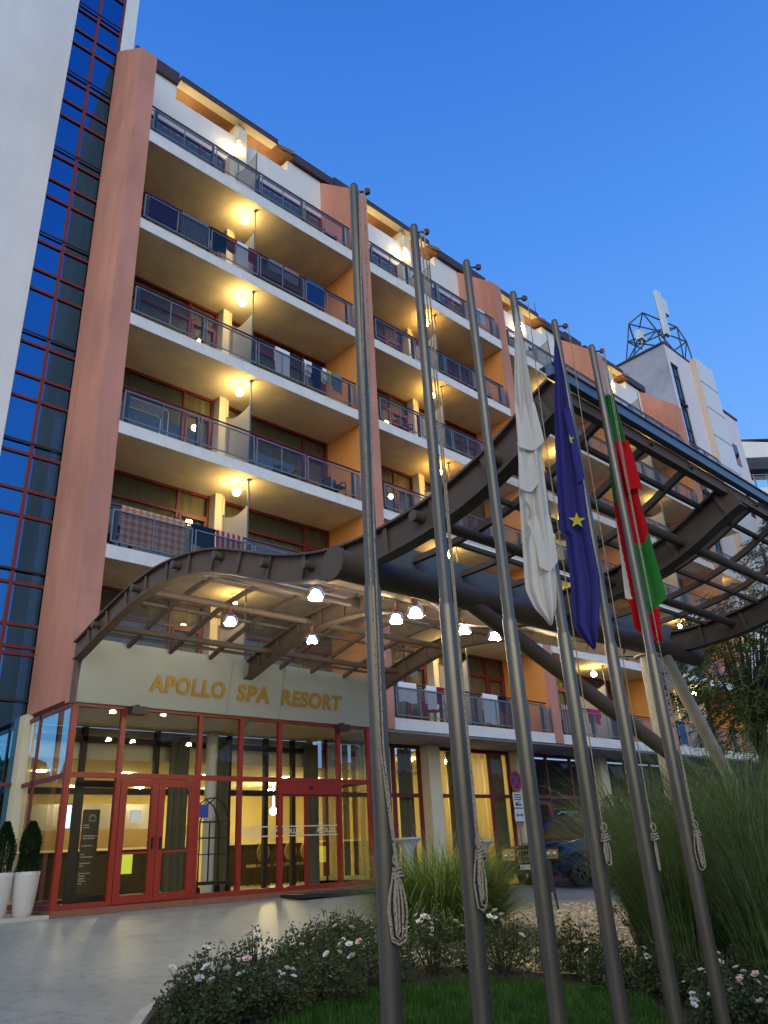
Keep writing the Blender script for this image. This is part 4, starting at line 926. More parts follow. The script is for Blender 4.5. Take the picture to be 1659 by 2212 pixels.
# ================================================================== RIGHT HAND BLOCKS
C = thing('corner_tower', 'pale grey stucco tower with a narrow blue window strip beyond the last balcony', 'tower', (44, 18, .5))
b = MB(); b.box(41.25, 41.28, 16.452, 22, .5, 30.3, 0); b.build('side_wall', 'grey', C)
b = MB(); b.box(41.285, 41.62, 16.45, 22, .5, 30.3); b.box(42.72, 44.9, 16.45, 22, .5, 30.3); b.box(41.62, 42.72, 16.452, 22, 29.1, 30.3); b.build('front_wall', 'lilac', C)
b = MB()
for x0, x1 in ((41.62, 41.68), (42.14, 42.20), (42.66, 42.72)): b.box(x0, x1, 16.55, 16.62, 14, 29.1)
for z in [28.3, 26.6, 25.9, 24.4, 23.6, 22.9, 21.4, 20.6, 19.9, 18.4]: b.box(41.62, 42.72, 16.545, 16.625, z - .05, z + .05)
for z in (26.2, 23.2, 20.2): b.box(41.60, 42.74, 16.44, 16.54, z - .06, z + .06)
o = b.build('strip_window', 'darkframe', C)
b = MB(); b.quad((41.62, 16.59, 14), (42.72, 16.59, 14), (42.72, 16.59, 29.1), (41.62, 16.59, 29.1)); b.build('pane', 'mirror', o)
b = MB(); b.box(41.2, 44.9, 16.40, 16.448, 30.3, 30.42); b.box(41.15, 41.245, 16.40, 22.1, 30.3, 30.42); b.box(41.25, 44.9, 16.45, 22, 30.301, 30.36); b.build('roof_edging', 'brown', C)
b = MB(); b.box(44.63, 44.70, 16.04, 16.449, .5, 30.5, 0)
b.box(44.702, 47.15, 16.02, 16.449, .5, 30.5, 1)
b.lathe((45.2, 17.2, 30.2), [(.9, 0), (.85, .35), (.6, .62), (.2, .75)], 20, 0)
for z in (28.7, 26.75, 24.65, 22.55, 20.5): b.box(44.62, 47.16, 16.005, 16.03, z - .03, z + .03, 2)
b.build('cladding_shaft', ['beige', 'cladding', 'railgrey'], C)
b = MB(); b.box(47.155, 49.9, 16.3, 22, .5, 27.7, 0); b.box(47.15, 50.0, 16.22, 22.1, 27.7, 27.85, 1)
b.build('rear_wing', ['lilac', 'brown'], C)
for z in (24.6, 20.9, 17.2):
    b = MB(); b.box(48.05, 48.75, 16.285, 16.31, z - .9, z + .75); o = b.build('window', 'redframe', C)
    b = MB(); b.quad((48.12, 16.282, z - .85), (48.68, 16.282, z - .85), (48.68, 16.282, z + .7), (48.12, 16.282, z + .7)); b.build('pane', 'carglass', o)
A = thing('antenna_mast', 'dark steel lattice mast with white panel antennas on the tower roof', 'antenna', (43.5, 18, 30.36))
a_l, a_lm, a_lu, a_tb = Vector((41.4, 19.2, 30.36)), Vector((41.9, 19.0, 32.2)), Vector((42.2, 18.8, 33.7)), Vector((43.4, 18.2, 34.9))
a_ru, a_r2, a_rb = Vector((45.6, 17.0, 34.0)), Vector((46.1, 16.8, 32.9)), Vector((46.2, 16.7, 30.4)); a_fb = Vector((41.6, 16.7, 30.36)); a_rm = Vector((44.6, 16.7, 30.4)); a_fm = Vector((42.6, 17.2, 32.4))
a_bk = Vector((43.8, 20.6, 30.4)); a_bm = Vector((43.9, 19.4, 33.0))
b = MB()
for p, q in ((a_l, a_lm), (a_lm, a_lu), (a_lu, a_tb), (a_tb, a_ru), (a_ru, a_r2), (a_r2, a_rb), (a_ru, a_rm), (a_tb, a_fm), (a_fm, a_fb), (a_lm, a_fm), (a_fm, a_r2), (a_fm, a_rm), (a_lu, a_fm), (a_lm, a_bm), (a_bm, a_ru), (a_bm, a_tb), (a_bm, a_bk), (a_l, a_fm), (a_fm, a_ru), (a_lu, a_bm), (a_r2, a_rm), (a_r2, a_bk), (a_lm, a_fb), (a_l, a_bm), (a_rb, a_bm)):
    b.tube([p, q], .05, 6)
b.build('lattice', 'antsteel', A)
b = MB(); b.tube([(43.0, 17.0, 30.4), (43.15, 17.0, 35.5)], .07, 8); b.tube([(43.15, 17.0, 35.0), (44.0, 17.0, 35.1)], .04, 6); b.tube([(43.15, 17.0, 34.4), (44.0, 17.0, 34.5)], .04, 6); b.build('antenna_pole', 'antsteel', A)
b = MB(); b.box(42.80, 43.36, 16.68, 16.92, 32.0, 35.6); b.build('panel_antenna', 'antwhite', A)
b = MB(); b.box(43.85, 44.45, 16.85, 17.1, 34.3, 35.6); b.build('radio_box', 'antwhite', A)
b = MB(); b.tube([(44.1, 17, 34.3), (44.15, 17, 33.8), (43.8, 17, 33.5), (43.35, 17, 33.8)], .025, 6); b.build('cable', 'antsteel', A)
b = MB(); b.box(41.9, 42.5, 18.0, 18.4, 32.0, 32.7); b.tube([(42.2, 18.2, 30.4), (42.2, 18.2, 32.0)], .06, 6); b.build('equipment_box', 'antwhite', A)
b = MB(); b.tube([(27.5, 16.8, 25.3), (27.5, 16.8, 26.6)], .02, 6); b.build('aerial_rod', 'antsteel', H)

# white wing far right, turned to face the drive
W_ = thing('far_wing', 'white hotel wing with a sloping parapet and a glazed balcony at the far right', 'building', (51, 16.5, .5))
p0 = Vector((50.5, 16.75, 0)); dv = Vector((.74, -.67, 0)).normalized(); nv = Vector((-.67, -.74, 0))
def fw(u, d, z): q = p0 + dv * u - nv * d; return (q.x, q.y, z)
def fbox(b, u0, u1, d0, d1, z0, z1, zr=None, mi=0):
    zr = z1 if zr is None else zr
    vs = [fw(u0, d0, z0), fw(u1, d0, z0), fw(u1, d1, z0), fw(u0, d1, z0), fw(u0, d0, z1), fw(u1, d0, zr), fw(u1, d1, zr), fw(u0, d1, z1)]
    b.add(vs, [(0, 3, 2, 1), (4, 5, 6, 7), (0, 1, 5, 4), (1, 2, 6, 5), (2, 3, 7, 6), (3, 0, 4, 7)], mi)
b = MB(); fbox(b, 0, 8, 0, 6, 25.2, 26.5, 25.9); fbox(b, 0, 8, 2.0, 6, .5, 25.2); outward(b.build('white_wall', 'white', W_))
b = MB(); fbox(b, -.05, 8, -.06, 6, 26.5, 26.62, 26.02); outward(b.build('roof_edging', 'brown', W_))
for zf in (22.6, 19.4, 16.2, 13.0):
    b = MB(); fbox(b, 0, 8, -.6, 2.0, zf - .45, zf); outward(b.build('balcony_slab', 'fascia', W_))
    b = MB(); fbox(b, .05, 8, 1.85, 1.95, zf, zf + 2.6); o = outward(b.build('window', 'redframe', W_))
    b = MB(); 
    for u in (.2, 1.6, 3.0, 4.4): b.quad(fw(u, 1.84, zf + .1), fw(u + 1.3, 1.84, zf + .1), fw(u + 1.3, 1.84, zf + 2.5), fw(u, 1.84, zf + 2.5))
    b.build('pane', 'mirror', o)
    b = MB(); b.tube([fw(0, -.55, zf + 1.0), fw(8, -.55, zf + 1.0)], .04, 6)
    for u in (0.1, 1.0, 2.0, 3.0, 4.0): b.bar(fw(u, -.55, zf), fw(u, -.55, zf + 1), .04, .04)
    o = b.build('railing', 'railgrey', W_)
    b = MB(); b.quad(fw(.1, -.54, zf + .1), fw(4, -.54, zf + .1), fw(4, -.54, zf + .9), fw(.1, -.54, zf + .9)); b.build('glass_panel', 'railglass', o)

# ================================================================== CAR, TABLES, SIGNS
V = thing('parked_car', 'dark blue off-road car parked nose left by the hotel wall behind the grass', 'car', (17.5, 13.45, g(18, 13.45)))
GX, GZ = 17.5, g(18.5, 13.45); y0, y1 = 12.5, 14.4
sec = [(0.02, .45, .78, 0.0), (0.06, .42, .92, .05), (.30, .36, 1.03, .02), (1.25, .34, 1.14, .0), (1.55, .34, 1.16, 0), (2.6, .34, 1.18, 0), (4.3, .34, 1.18, 0), (4.72, .40, 1.15, .03), (4.80, .5, 1.05, .06)]
b = MB(); vs = []
for dx, zb_, zt_, ins in sec:
    for yy, zz in ((y0 + .06 + ins, zb_), (y0 + ins, zb_ + .18), (y0 + ins, zt_ - .16), (y0 + .05 + ins, zt_ - .04), (y0 + .25 + ins, zt_), (y1 - .25 - ins, zt_), (y1 - .05 - ins, zt_ - .04), (y1 - ins, zt_ - .16), (y1 - ins, zb_ + .18), (y1 - .06 - ins, zb_)):
        vs.append((GX + dx, yy, GZ + zz))
n = 10; fs = [(i * n + k, i * n + (k + 1) % n, (i + 1) * n + (k + 1) % n, (i + 1) * n + k) for i in range(len(sec) - 1) for k in range(n)] + [tuple(reversed(range(n))), tuple(range((len(sec) - 1) * n, len(sec) * n))]
b.add(vs, fs, 0, True)
cab = [(1.45, 1.13, .06), (2.25, 1.74, .20), (2.9, 1.80, .22), (4.0, 1.78, .22), (4.55, 1.66, .22), (4.78, 1.10, .08)]
roofv = [(GX + dx, yy, GZ + zz) for dx, zz, ins in cab[1:5] for yy in (y0 + ins, y1 - ins)]
b.add(roofv, [(2 * i, 2 * i + 2, 2 * i + 3, 2 * i + 1) for i in range(3)], 0, True)
for s_ in (0, 1):
    yy = lambda ins: y0 + ins if s_ == 0 else y1 - ins
    for (dx0, z0_, i0), (dx1, z1_, i1) in ((cab[0], cab[1]), ((3.05, 1.15, .04), (2.95, 1.80, .22)), ((4.1, 1.15, .04), (4.05, 1.78, .22)), (cab[5], cab[4])):
        b.bar((GX + dx0, yy(i0), GZ + z0_), (GX + dx1, yy(i1), GZ + z1_), .09, .06, up=(0, 1, 0))
outward(b.build('body', 'carpaint', V))
b = MB()
b.add([(GX + 1.47, y0 + .12, GZ + 1.14), (GX + 1.47, y1 - .12, GZ + 1.14), (GX + 2.24, y1 - .22, GZ + 1.73), (GX + 2.24, y0 + .22, GZ + 1.73)], [(0, 1, 2, 3)])
for yy, ins in ((y0, 1), (y1, -1)): b.add([(GX + 1.55, yy + .06 * ins, GZ + 1.14), (GX + 4.7, yy + .06 * ins, GZ + 1.14), (GX + 4.5, yy + .215 * ins, GZ + 1.68), (GX + 4.0, yy + .215 * ins, GZ + 1.76), (GX + 2.3, yy + .21 * ins, GZ + 1.73)], [(0, 1, 2, 3, 4)])
b.build('window', 'carglass', V)
b = MB()
for yc in (12.98, 13.9): b.box(GX + 2.6, GX + 3.0, yc - .22, yc + .22, GZ + .6, GZ + 1.25); b.box(GX + 2.65, GX + 2.8, yc - .12, yc + .12, GZ + 1.28, GZ + 1.5)
b.build('seat', 'black', V)
for yc in (12.76, 14.14):
    b = MB(); b.prism_y([(GX - .01, GZ + .68), (GX + .0, GZ + .90), (GX + .14, GZ + .96), (GX + .3, GZ + .9), (GX + .3, GZ + .72)], yc - .22, yc + .22); o = outward(b.build('headlight', 'chrome', V))
    b = MB()
    for q in (-.09, .09): b.ball((GX + .0, yc + q, GZ + .80), .065)
    b.build('lens', 'headlight', o)
b = MB(); b.frame(y0 + .60, y1 - .60, GZ + .62, GZ + .93, .035, 0, .04); b.v = [(GX - .03 + p[1], p[0], p[2]) for p in b.v]
for k in range(7): b.box(GX - .01, GX + .01, y0 + .7 + k * .085, y0 + .72 + k * .085, GZ + .655, GZ + .9)
outward(b.build('grille', 'chrome', V))
b = MB(); b.box(GX - .08, GX + .1, y0 + .05, y1 - .05, GZ + .36, GZ + .60); outward(b.build('bumper', 'carpaint', V))
b = MB(); b.box(GX - .10, GX - .082, 13.19, 13.71, GZ + .46, GZ + .57); o = b.build('number_plate', 'plate', V)
text('plate_text', 'CA 114', .10, 'ink', (GX - .102, 13.68, GZ + .48), (0, -1, 0), (0, 0, 1), o, .001, .002)
for dx in (.88, 3.75):
    for yy, s_ in ((y0 + .02, -1), (y1 - .02, 1)):
        b = MB(); rad = .365; pr = [(.20, 0), (.20, .0), (.33, .0), (rad, .04), (rad, .2), (.33, .24)]
        vs = [(GX + dx + r * cos(2 * pi * k / 22), yy - s_ * w_, GZ + rad + r * sin(2 * pi * k / 22)) for r, w_ in pr[1:] for k in range(22)]
        b.add(vs, [(i * 22 + k, i * 22 + (k + 1) % 22, (i + 1) * 22 + (k + 1) % 22, (i + 1) * 22 + k) for i in range(4) for k in range(22)], 0, True); o = outward(b.build('wheel', 'tyre', V))
        b = MB(); 
        for k in range(5): a = 2 * pi * k / 5; b.bar((GX + dx, yy + s_ * .005, GZ + rad), (GX + dx + .2 * cos(a), yy + s_ * .005, GZ + rad + .2 * sin(a)), .05, .02, up=(0, 1, 0))
        b.build('rim', 'chrome', o)
for yy in (y0 + .26, y1 - .26):
    b = MB(); b.tube([(GX + 2.45, yy, GZ + 1.79), (GX + 2.6, yy, GZ + 1.86), (GX + 4.2, yy, GZ + 1.86), (GX + 4.35, yy, GZ + 1.78)], .018, 6); b.build('roof_rail', 'chrome', V)
for yy, s_ in ((y0, -1), (y1, 1)):
    b = MB(); b.box(GX + 1.75, GX + 1.9, yy + s_ * .05, yy + s_ * .25, GZ + 1.12, GZ + 1.27); b.build('wing_mirror', 'carpaint', V)

def cocktail_table(x, y, lab):
    z = g(x, y); t = thing('cocktail_table', lab, 'table', (x, y, z), 'cocktail tables outside the restaurant windows')
    b = MB(); b.lathe((x, y, z), [(.36, 1.08), (.37, 1.10), (.36, 1.125)], 28); b.build('table_top', 'spandex', t)
    b = MB(); b.lathe((x, y, z), [(.33, .0), (.24, .12), (.13, .38), (.10, .6), (.14, .85), (.26, 1.02), (.355, 1.08)], 28); b.build('stretch_cover', 'spandex', t)
cocktail_table(14.75, 15.1, 'white covered cocktail table behind the first flagpole'); cocktail_table(17.55, 15.1, 'white covered cocktail table right of the cream column')

G = thing('no_stopping_sign', 'round red and blue no stopping sign with two plates on the second column', 'road sign', (20.30, 15.86, 2.6))
sx, sy = 20.36, 15.84
def disc(cx, cz, y, r, r0=0.0):
    b = MB(); n = 32
    if r0 == 0: b.add([(cx, y, cz)] + [(cx + r * cos(2 * pi * k / n), y, cz + r * sin(2 * pi * k / n)) for k in range(n)], [(0, k + 1, (k + 1) % n + 1) for k in range(n)])
    else: b.add([(cx + q * cos(2 * pi * k / n), y, cz + q * sin(2 * pi * k / n)) for q in (r0, r) for k in range(n)], [(k, (k + 1) % n, (k + 1) % n + n, k + n) for k in range(n)])
    return b
disc(sx, 3.50, sy, .30).build('face', 'signblue', G); disc(sx, 3.50, sy - .006, .30, .235).build('rim', 'signred', G)
b = MB(); b.bar((sx - .18, sy - .006, 3.32), (sx + .18, sy - .006, 3.68), .004, .06, up=(-.7, 0, .7)); b.bar((sx - .18, sy - .009, 3.68), (sx + .18, sy - .009, 3.32), .004, .06, up=(.7, 0, .7)); b.build('cross', 'signred', G)
b = MB(); b.box(sx - .23, sx + .23, sy - .004, sy + .01, 2.72, 3.16); b.build('text_plate', 'plate', G)
b = MB(); b.box(sx - .23, sx + .23, sy - .004, sy + .01, 2.32, 2.68); b.build('arrow_plate', 'plate', G)
b = MB()
for z in (3.09, 3.02, 2.95): b.box(sx - .17, sx + .17, sy - .008, sy - .005, z - .018, z + .012)
b.box(sx - .15, sx + .15, sy - .008, sy - .005, 2.775, 2.815); b.box(sx - .15, sx - .03, sy - .008, sy - .005, 2.82, 2.86); b.bar((sx - .06, sy - .007, 2.83), (sx + .08, sy - .007, 2.89), .004, .02, up=(0, 0, 1))
b.box(sx - .13, sx + .13, sy - .008, sy - .005, 2.485, 2.515)
for s_ in (-1, 1): b.add([(sx + s_ * .17, sy - .0075, 2.5), (sx + s_ * .09, sy - .0075, 2.56), (sx + s_ * .09, sy - .0075, 2.44)], [(0, 1, 2)])
b.build('printing', 'ink', G)
b = MB(); b.tube([(sx, sy + .035, .6), (sx, sy + .035, 3.8)], .025, 8); b.build('post', 'railgrey', G)

# ================================================================== TOWELS AND BALCONY FURNITURE
M['purple'] = cloth('purple_towel', (0.06, 0.02, 0.11)); M['waffle'] = cloth('grey_waffle_blanket', (0.05, 0.055, 0.07), (0.30, 0.32, 0.36), 'check', 22)
M['dkgreen'] = cloth('dark_green_towel', (0.02, 0.035, 0.035)); M['orange'] = cloth('rust_orange_cloth', (0.35, 0.08, 0.03)); M['redc'] = cloth('red_cloth', (0.33, 0.02, 0.03))
M['bluec'] = cloth('blue_beach_towel', (0.01, 0.10, 0.36)); M['teal'] = cloth('teal_print', (0.05, 0.26, 0.40)); M['navy'] = cloth('navy_towel', (0.015, 0.018, 0.06))
M['pattern'] = cloth('orange_patterned_blanket', (0.50, 0.20, 0.10), (0.60, 0.46, 0.36), 'check', 9); M['redwhite'] = cloth('red_white_striped_cloth', (0.55, 0.50, 0.46), (0.45, 0.03, 0.05), 'vstripe', 2.2)
M['lime'] = cloth('lime_cloth', (0.42, 0.50, 0.05)); M['greyc'] = cloth('grey_cloth', (0.22, 0.24, 0.27)); M['pink'] = cloth('hot_pink_cloth', (0.60, 0.03, 0.16)); M['kids'] = cloth('striped_clothes', (0.16, 0.20, 0.26), (0.45, 0.22, 0.20), 'hstripe', 3)
def towel(x0, x1, zf, drop, mn, label, back=.45, name='towel'):
    y = YF + .02; zt = zf + .955; n = max(4, int((x1 - x0) / .05)); ph = rnd.uniform(0, 6); rows = []
    for q in range(9): rows.append((y - .032, zt - drop * (1 - q / 8) - .03, 1 - q / 8))
    rows += [(y - .022, zt - .006, 0), (y, zt, 0), (y + .022, zt - .006, 0)]
    for q in range(1, 7): rows.append((y + .036, zt - .03 - back * q / 6, q / 6))
    b = MB(); vs = []
    for yy, zz, w_ in rows:
        for k in range(n + 1):
            x = x0 + (x1 - x0) * k / n; x += .012 * w_ * sin(ph + zz * 9)
            dy = .008 * w_ * sin(ph + k * .9); vs.append((x, yy + dy, zz + .018 * w_ * sin(ph * 2 + k * .55)))
    b.add(vs, [(r * (n + 1) + k, r * (n + 1) + k + 1, (r + 1) * (n + 1) + k + 1, (r + 1) * (n + 1) + k) for r in range(len(rows) - 1) for k in range(n)], 0, True)
    return tag(b.build(name, mn, loc=((x0 + x1) / 2, y, zt)), label, 'towel' if name == 'towel' else 'cloth', 'towels and clothes drying on the balcony rails')
for a in ((6.21, 6.95, 16.67, .72, 'purple', 'purple towel on the rail beside the left salmon wall, second balcony from the top'), (7.08, 7.88, 16.67, .86, 'waffle', 'grey and black checked blanket beside the purple towel'),
          (7.97, 8.46, 16.67, .72, 'dkgreen', 'dark green towel between the checked blanket and the rust orange cloth'), (8.50, 8.78, 16.67, .40, 'orange', 'short rust orange cloth beside a white towel'),
          (8.80, 9.17, 16.67, .78, 'wtowel', 'long white towel between the orange and red cloths on the second balcony'), (9.2, 9.46, 16.67, .30, 'redc', 'short red cloth next to a long white towel'),
          (9.88, 10.38, 16.67, .40, 'greyc', 'grey garment drying right of the privacy screen, second balcony from the top'), (10.42, 10.95, 16.67, .46, 'kids', 'striped small clothes drying beside the blue beach towel'),
          (11.22, 11.92, 16.67, .80, 'bluec', 'bright blue beach towel near the orange side wall'),
          (10.13, 10.62, 13.67, .85, 'wtowel', 'long white towel on the third balcony, left of the other white towels'), (11.12, 11.40, 13.67, .34, 'wtowel', 'short white towel on the third balcony, beside the navy shorts'),
          (11.42, 11.70, 13.67, .84, 'navy', 'navy shorts between white towels on the third balcony'), (11.79, 11.95, 13.67, .38, 'wtowel', 'narrow white cloth left of the lime garment'), (11.97, 12.14, 13.67, .50, 'lime', 'lime green garment on the third balcony'),
          (12.18, 12.52, 13.67, .62, 'greyc', 'pale grey shorts near the orange wall on the third balcony'),
          (6.22, 7.72, 7.74, .86, 'pattern', 'big orange and beige patterned blanket over the rail above the canopy'), (7.92, 8.50, 7.74, .50, 'navy', 'navy towel right of the patterned blanket'), (8.56, 9.28, 7.74, .40, 'redwhite', 'red and white striped cloth right of the navy towel'),
          (14.12, 14.80, 4.79, .50, 'wtowel', 'leftmost white towel on the low balcony beside the sign board'), (15.18, 15.58, 4.79, .62, 'wtowel', 'white towel beside the small maroon cloth on the low balcony'), (15.62, 15.86, 4.79, .20, 'redc', 'small maroon cloth on the low balcony rail'),
          (17.52, 18.20, 4.79, .82, 'wtowel', 'long white towel between the second and third flagpoles'), (18.35, 18.62, 4.79, .14, 'navy', 'small dark cloth right of the long white towel on the low balcony'), (19.30, 19.62, 4.79, .32, 'wtowel', 'small white towel right of the third flagpole'),
          (21.42, 21.75, 4.79, .85, 'redwhite', 'striped towel just right of the pink wall edge on the low balcony'), (23.0, 23.7, 4.79, .26, 'pink', 'hot pink cloth above the raking canopy strut'), (28.95, 29.6, 4.79, .86, 'bluec', 'deep blue towel behind the grass and the pale strut'),
          (19.1, 19.52, 19.83, .66, 'wtowel', 'left one of two white towels on the top balcony'), (19.56, 20.0, 19.83, .66, 'wtowel', 'right one of two white towels on the top balcony')):
    towel(*a, name='towel' if 'towel' in a[5] or 'blanket' in a[5] else 'drying_cloth')
b = MB(); b.add([(11.33, 14.470, 17.0), (11.80, 14.470, 17.0), (11.80, 14.470, 17.36), (11.33, 14.470, 17.36)], [(0, 1, 2, 3)])

def balcony_chair(x, y, z, label, mn='plastic', first=[None]):
    c = thing('balcony_chair', label, 'chair', (x, y, z), 'plastic chairs on the balconies')
    b = MB(); b.box(x - .24, x + .24, y - .22, y + .22, z + .42, z + .45); b.build('seat', mn, c)
    b = MB(); n = 8
    vs = [(x - .25 + .5 * k / n, y + .22 + .05 * sin(pi * k / n) + d, zz) for d in (0, .025) for k in range(n + 1) for zz in (z + .45, z + .84 + .05 * sin(pi * k / n))]
    m_ = 2 * (n + 1)
    b.add(vs, [(2 * k, 2 * k + 2, 2 * k + 3, 2 * k + 1) for k in range(n)] + [(m_ + 2 * k, m_ + 2 * k + 1, m_ + 2 * k + 3, m_ + 2 * k + 2) for k in range(n)] + [(2 * k + 1, 2 * k + 3, m_ + 2 * k + 3, m_ + 2 * k + 1) for k in range(n)]); b.build('backrest', mn, c)
    for s_ in (-1, 1):
        b = MB(); b.tube([(x + s_ * .25, y - .20, z + .42), (x + s_ * .26, y - .20, z + .60), (x + s_ * .26, y - .12, z + .66), (x + s_ * .26, y + .24, z + .68)], .02, 6); b.build('armrest', mn, c)
        for yy in (-.2, .2): b = MB(); b.tube([(x + s_ * .22, y + yy, z + .43), (x + s_ * .26, y + yy * 1.15, z)], .018, 6); b.build('leg', mn, c)
for a in ((12.55, 15.0, 10.69, 'dark plastic chair near the orange wall on the fourth balcony from the top'), (11.05, 15.25, 10.69, 'dark plastic chair behind smoked glass in the middle of the fourth balcony'),
          (12.5, 15.0, 19.83, 'dark plastic chair at the right end of the top balcony'), (25.6, 15.0, 4.79, 'dark plastic chair on the low balcony behind the pale column'), (19.35, 15.05, 16.67, 'dark blue chair on the second balcony left of the white flag', 'navy'),
          (20.0, 15.05, 16.67, 'black plastic chair on the second balcony closest to the white flag'), (15.5, 15.0, 13.67, 'maroon chair on the third balcony behind the first flagpoles', 'redc'), (6.22, 15.2, 7.74, 'dark plastic chair beside the patterned blanket'),
          (17.75, 15.0, 19.83, 'dark plastic chair on the top balcony between two flagpoles'), (16.1, 15.1, 4.79, 'red chair behind the white towels on the low balcony', 'redc'), (17.3, 15.2, 4.79, 'beige chair behind the long white towel', 'tanback')):
    balcony_chair(*a)
t = thing('balcony_table', 'small round dark table beside the patterned blanket', 'table', (6.75, 15.1, 7.74))
b = MB(); b.lathe((6.75, 15.1, 7.74), [(.34, .68), (.34, .71)], 20); b.build('table_top', 'plastic', t)
b = MB(); b.lathe((6.75, 15.1, 7.74), [(.22, 0), (.2, .03), (.045, .06), (.045, .68)], 12); b.build('leg', 'plastic', t)
t = thing('drying_rack', 'white wire clothes drying rack on the fourth balcony by the left wall', 'drying rack', (6.7, 15.0, 10.69))
b = MB()
for y in (14.75, 15.15): b.tube([(6.15, y, 10.69), (6.15, y, 11.50), (6.2, y, 11.55), (7.2, y, 11.55), (7.25, y, 11.50), (7.25, y, 10.69)], .012, 6)
b.build('wire_frame', 'plate', t)
b = MB()
for k in range(6): b.tube([(6.2, 14.75 + .08 * k, 11.55), (7.2, 14.75 + .08 * k, 11.55)], .006, 5)
b.build('line', 'plate', t)

# ================================================================== PLANTS
def blade(b, p, d, L, w, droop, seg=5, mi=0, tip=.1):
    """One arching blade: p base, d horizontal heading (unit), rising then falling over."""
    vs = []; side = Vector((-d.y, d.x, 0)); lean = droop[0]; q = Vector(p); ang = lean
    for k in range(seg + 1):
        u = k / seg; ww = w * (1 - (1 - tip) * u ** 1.5)
        vs += [q - side * ww / 2, q + side * ww / 2]
        ang = lean + droop[1] * u ** 1.6
        q = q + (Vector((0, 0, cos(ang))) + d * sin(ang)) * (L / seg)
    b.add(vs, [(2 * k, 2 * k + 1, 2 * k + 3, 2 * k + 2) for k in range(seg)], mi, True)
def leafq(b, p, L, w, r, mi=0, dirv=None):
    d = dirv or Vector((r.gauss(0, 1), r.gauss(0, 1), r.gauss(0, .7))).normalized()
    s_ = d.cross(Vector((r.gauss(0, 1), r.gauss(0, 1), r.gauss(0, 1)))).normalized(); p = Vector(p)
    b.add([p, p + d * L * .5 - s_ * w / 2, p + d * L, p + d * L * .5 + s_ * w / 2], [(0, 1, 2, 3)], mi)

# lawn: countless blades, one object
LAWN = [(3.2, 4.0), (3.9, 5.95), (4.9, 6.45), (5.8, 6.55), (6.7, 6.25), (7.35, 5.6), (7.5, 4.7), (6.9, 4.0), (6.6, 3.2), (5.5, 2.2), (3.5, 2.4)]
b = MB(); b.add([(x, y, g(x, y) + .03) for x, y in LAWN], [tuple(range(len(LAWN)))])
k = 0; r_ = random.Random(5)
while k < 32000:
    x = r_.uniform(3.6, 7.5); y = r_.uniform(3.4, 6.6)
    if not inpoly(x, y, LAWN): continue
    k += 1; a = r_.uniform(0, 2 * pi); h = r_.uniform(.035, .085) * (1 + .35 * sin(x * 5) * sin(y * 4)); ww = .006; l = r_.uniform(.0, .04); z = g(x, y) + .03
    b.add([(x - ww * sin(a), y + ww * cos(a), z), (x + ww * sin(a), y - ww * cos(a), z), (x + l * cos(a), y + l * sin(a), z + h)], [(0, 1, 2)])
tag(b.build('lawn', 'lawn'), kind='stuff')

# ornamental grasses
def grass_clump(x, y, n, L, w, spread, mn, label, lean=(.05, .5), arch=(.5, 1.7), seed=1, group=None, name='grass_clump', cat='grass'):
    r = random.Random(seed); b = MB(); z = g(x, y) + .02
    for _ in range(n):
        a = r.uniform(0, 2 * pi); rr = spread * math.sqrt(r.random()); d = Vector((cos(a), sin(a), 0))
        a2 = a + r.gauss(0, .7); d2 = Vector((cos(a2), sin(a2), 0)); LL = L * r.uniform(.55, 1.08)
        blade(b, (x + rr * d.x, y + rr * d.y, z), d2, LL, w * r.uniform(.6, 1.2), (r.uniform(*lean), r.uniform(*arch)), 6)
    for _ in range(n // 7):                                       # long pale outer blades and flower stems that arch well clear of the mound
        a = r.uniform(0, 2 * pi); d = Vector((cos(a), sin(a), 0)); rr = spread * r.random()
        blade(b, (x + rr * d.x, y + rr * d.y, z), d, L * r.uniform(.9, 1.3), w * 1.0, (r.uniform(.08, lean[1]), r.uniform(1.0, 2.2)), 8, 1)
    return tag(b.build(name, [mn, 'dryblade'], loc=(x, y, z)), label, cat, group)
grass_clump(8.75, 8.35, 7000, 1.50, .010, .66, 'fountain', 'bright green fountain grass mound behind the first flagpoles', (.05, 1.0), (.7, 2.0), 21, None, 'fountain_grass')
for i, (x, y, n, L, lab) in enumerate(((8.55, 4.6, 1500, 2.3, 'tall dark grass clump nearest the last flagpole'), (9.0, 4.1, 1700, 2.7, 'tall dark grass clump in the middle of the right hand bed'), (9.9, 4.3, 1500, 2.9, 'tallest dark grass clump, behind the others at the right edge'),
                                       (8.25, 3.55, 1500, 2.1, 'tall dark grass clump in front at the right edge, above the pink roses'), (9.7, 5.5, 1200, 2.5, 'tall dark grass clump below the pale canopy column'), (9.5, 5.0, 600, 1.9, 'wispy grass clump beside the leafy shrub behind the flagpoles'))):
    grass_clump(x, y, n, L, .010, .36, 'pampas', lab, (.02, .40), (.5, 1.8), 40 + i, 'tall grasses in the right hand bed', 'pampas_grass')

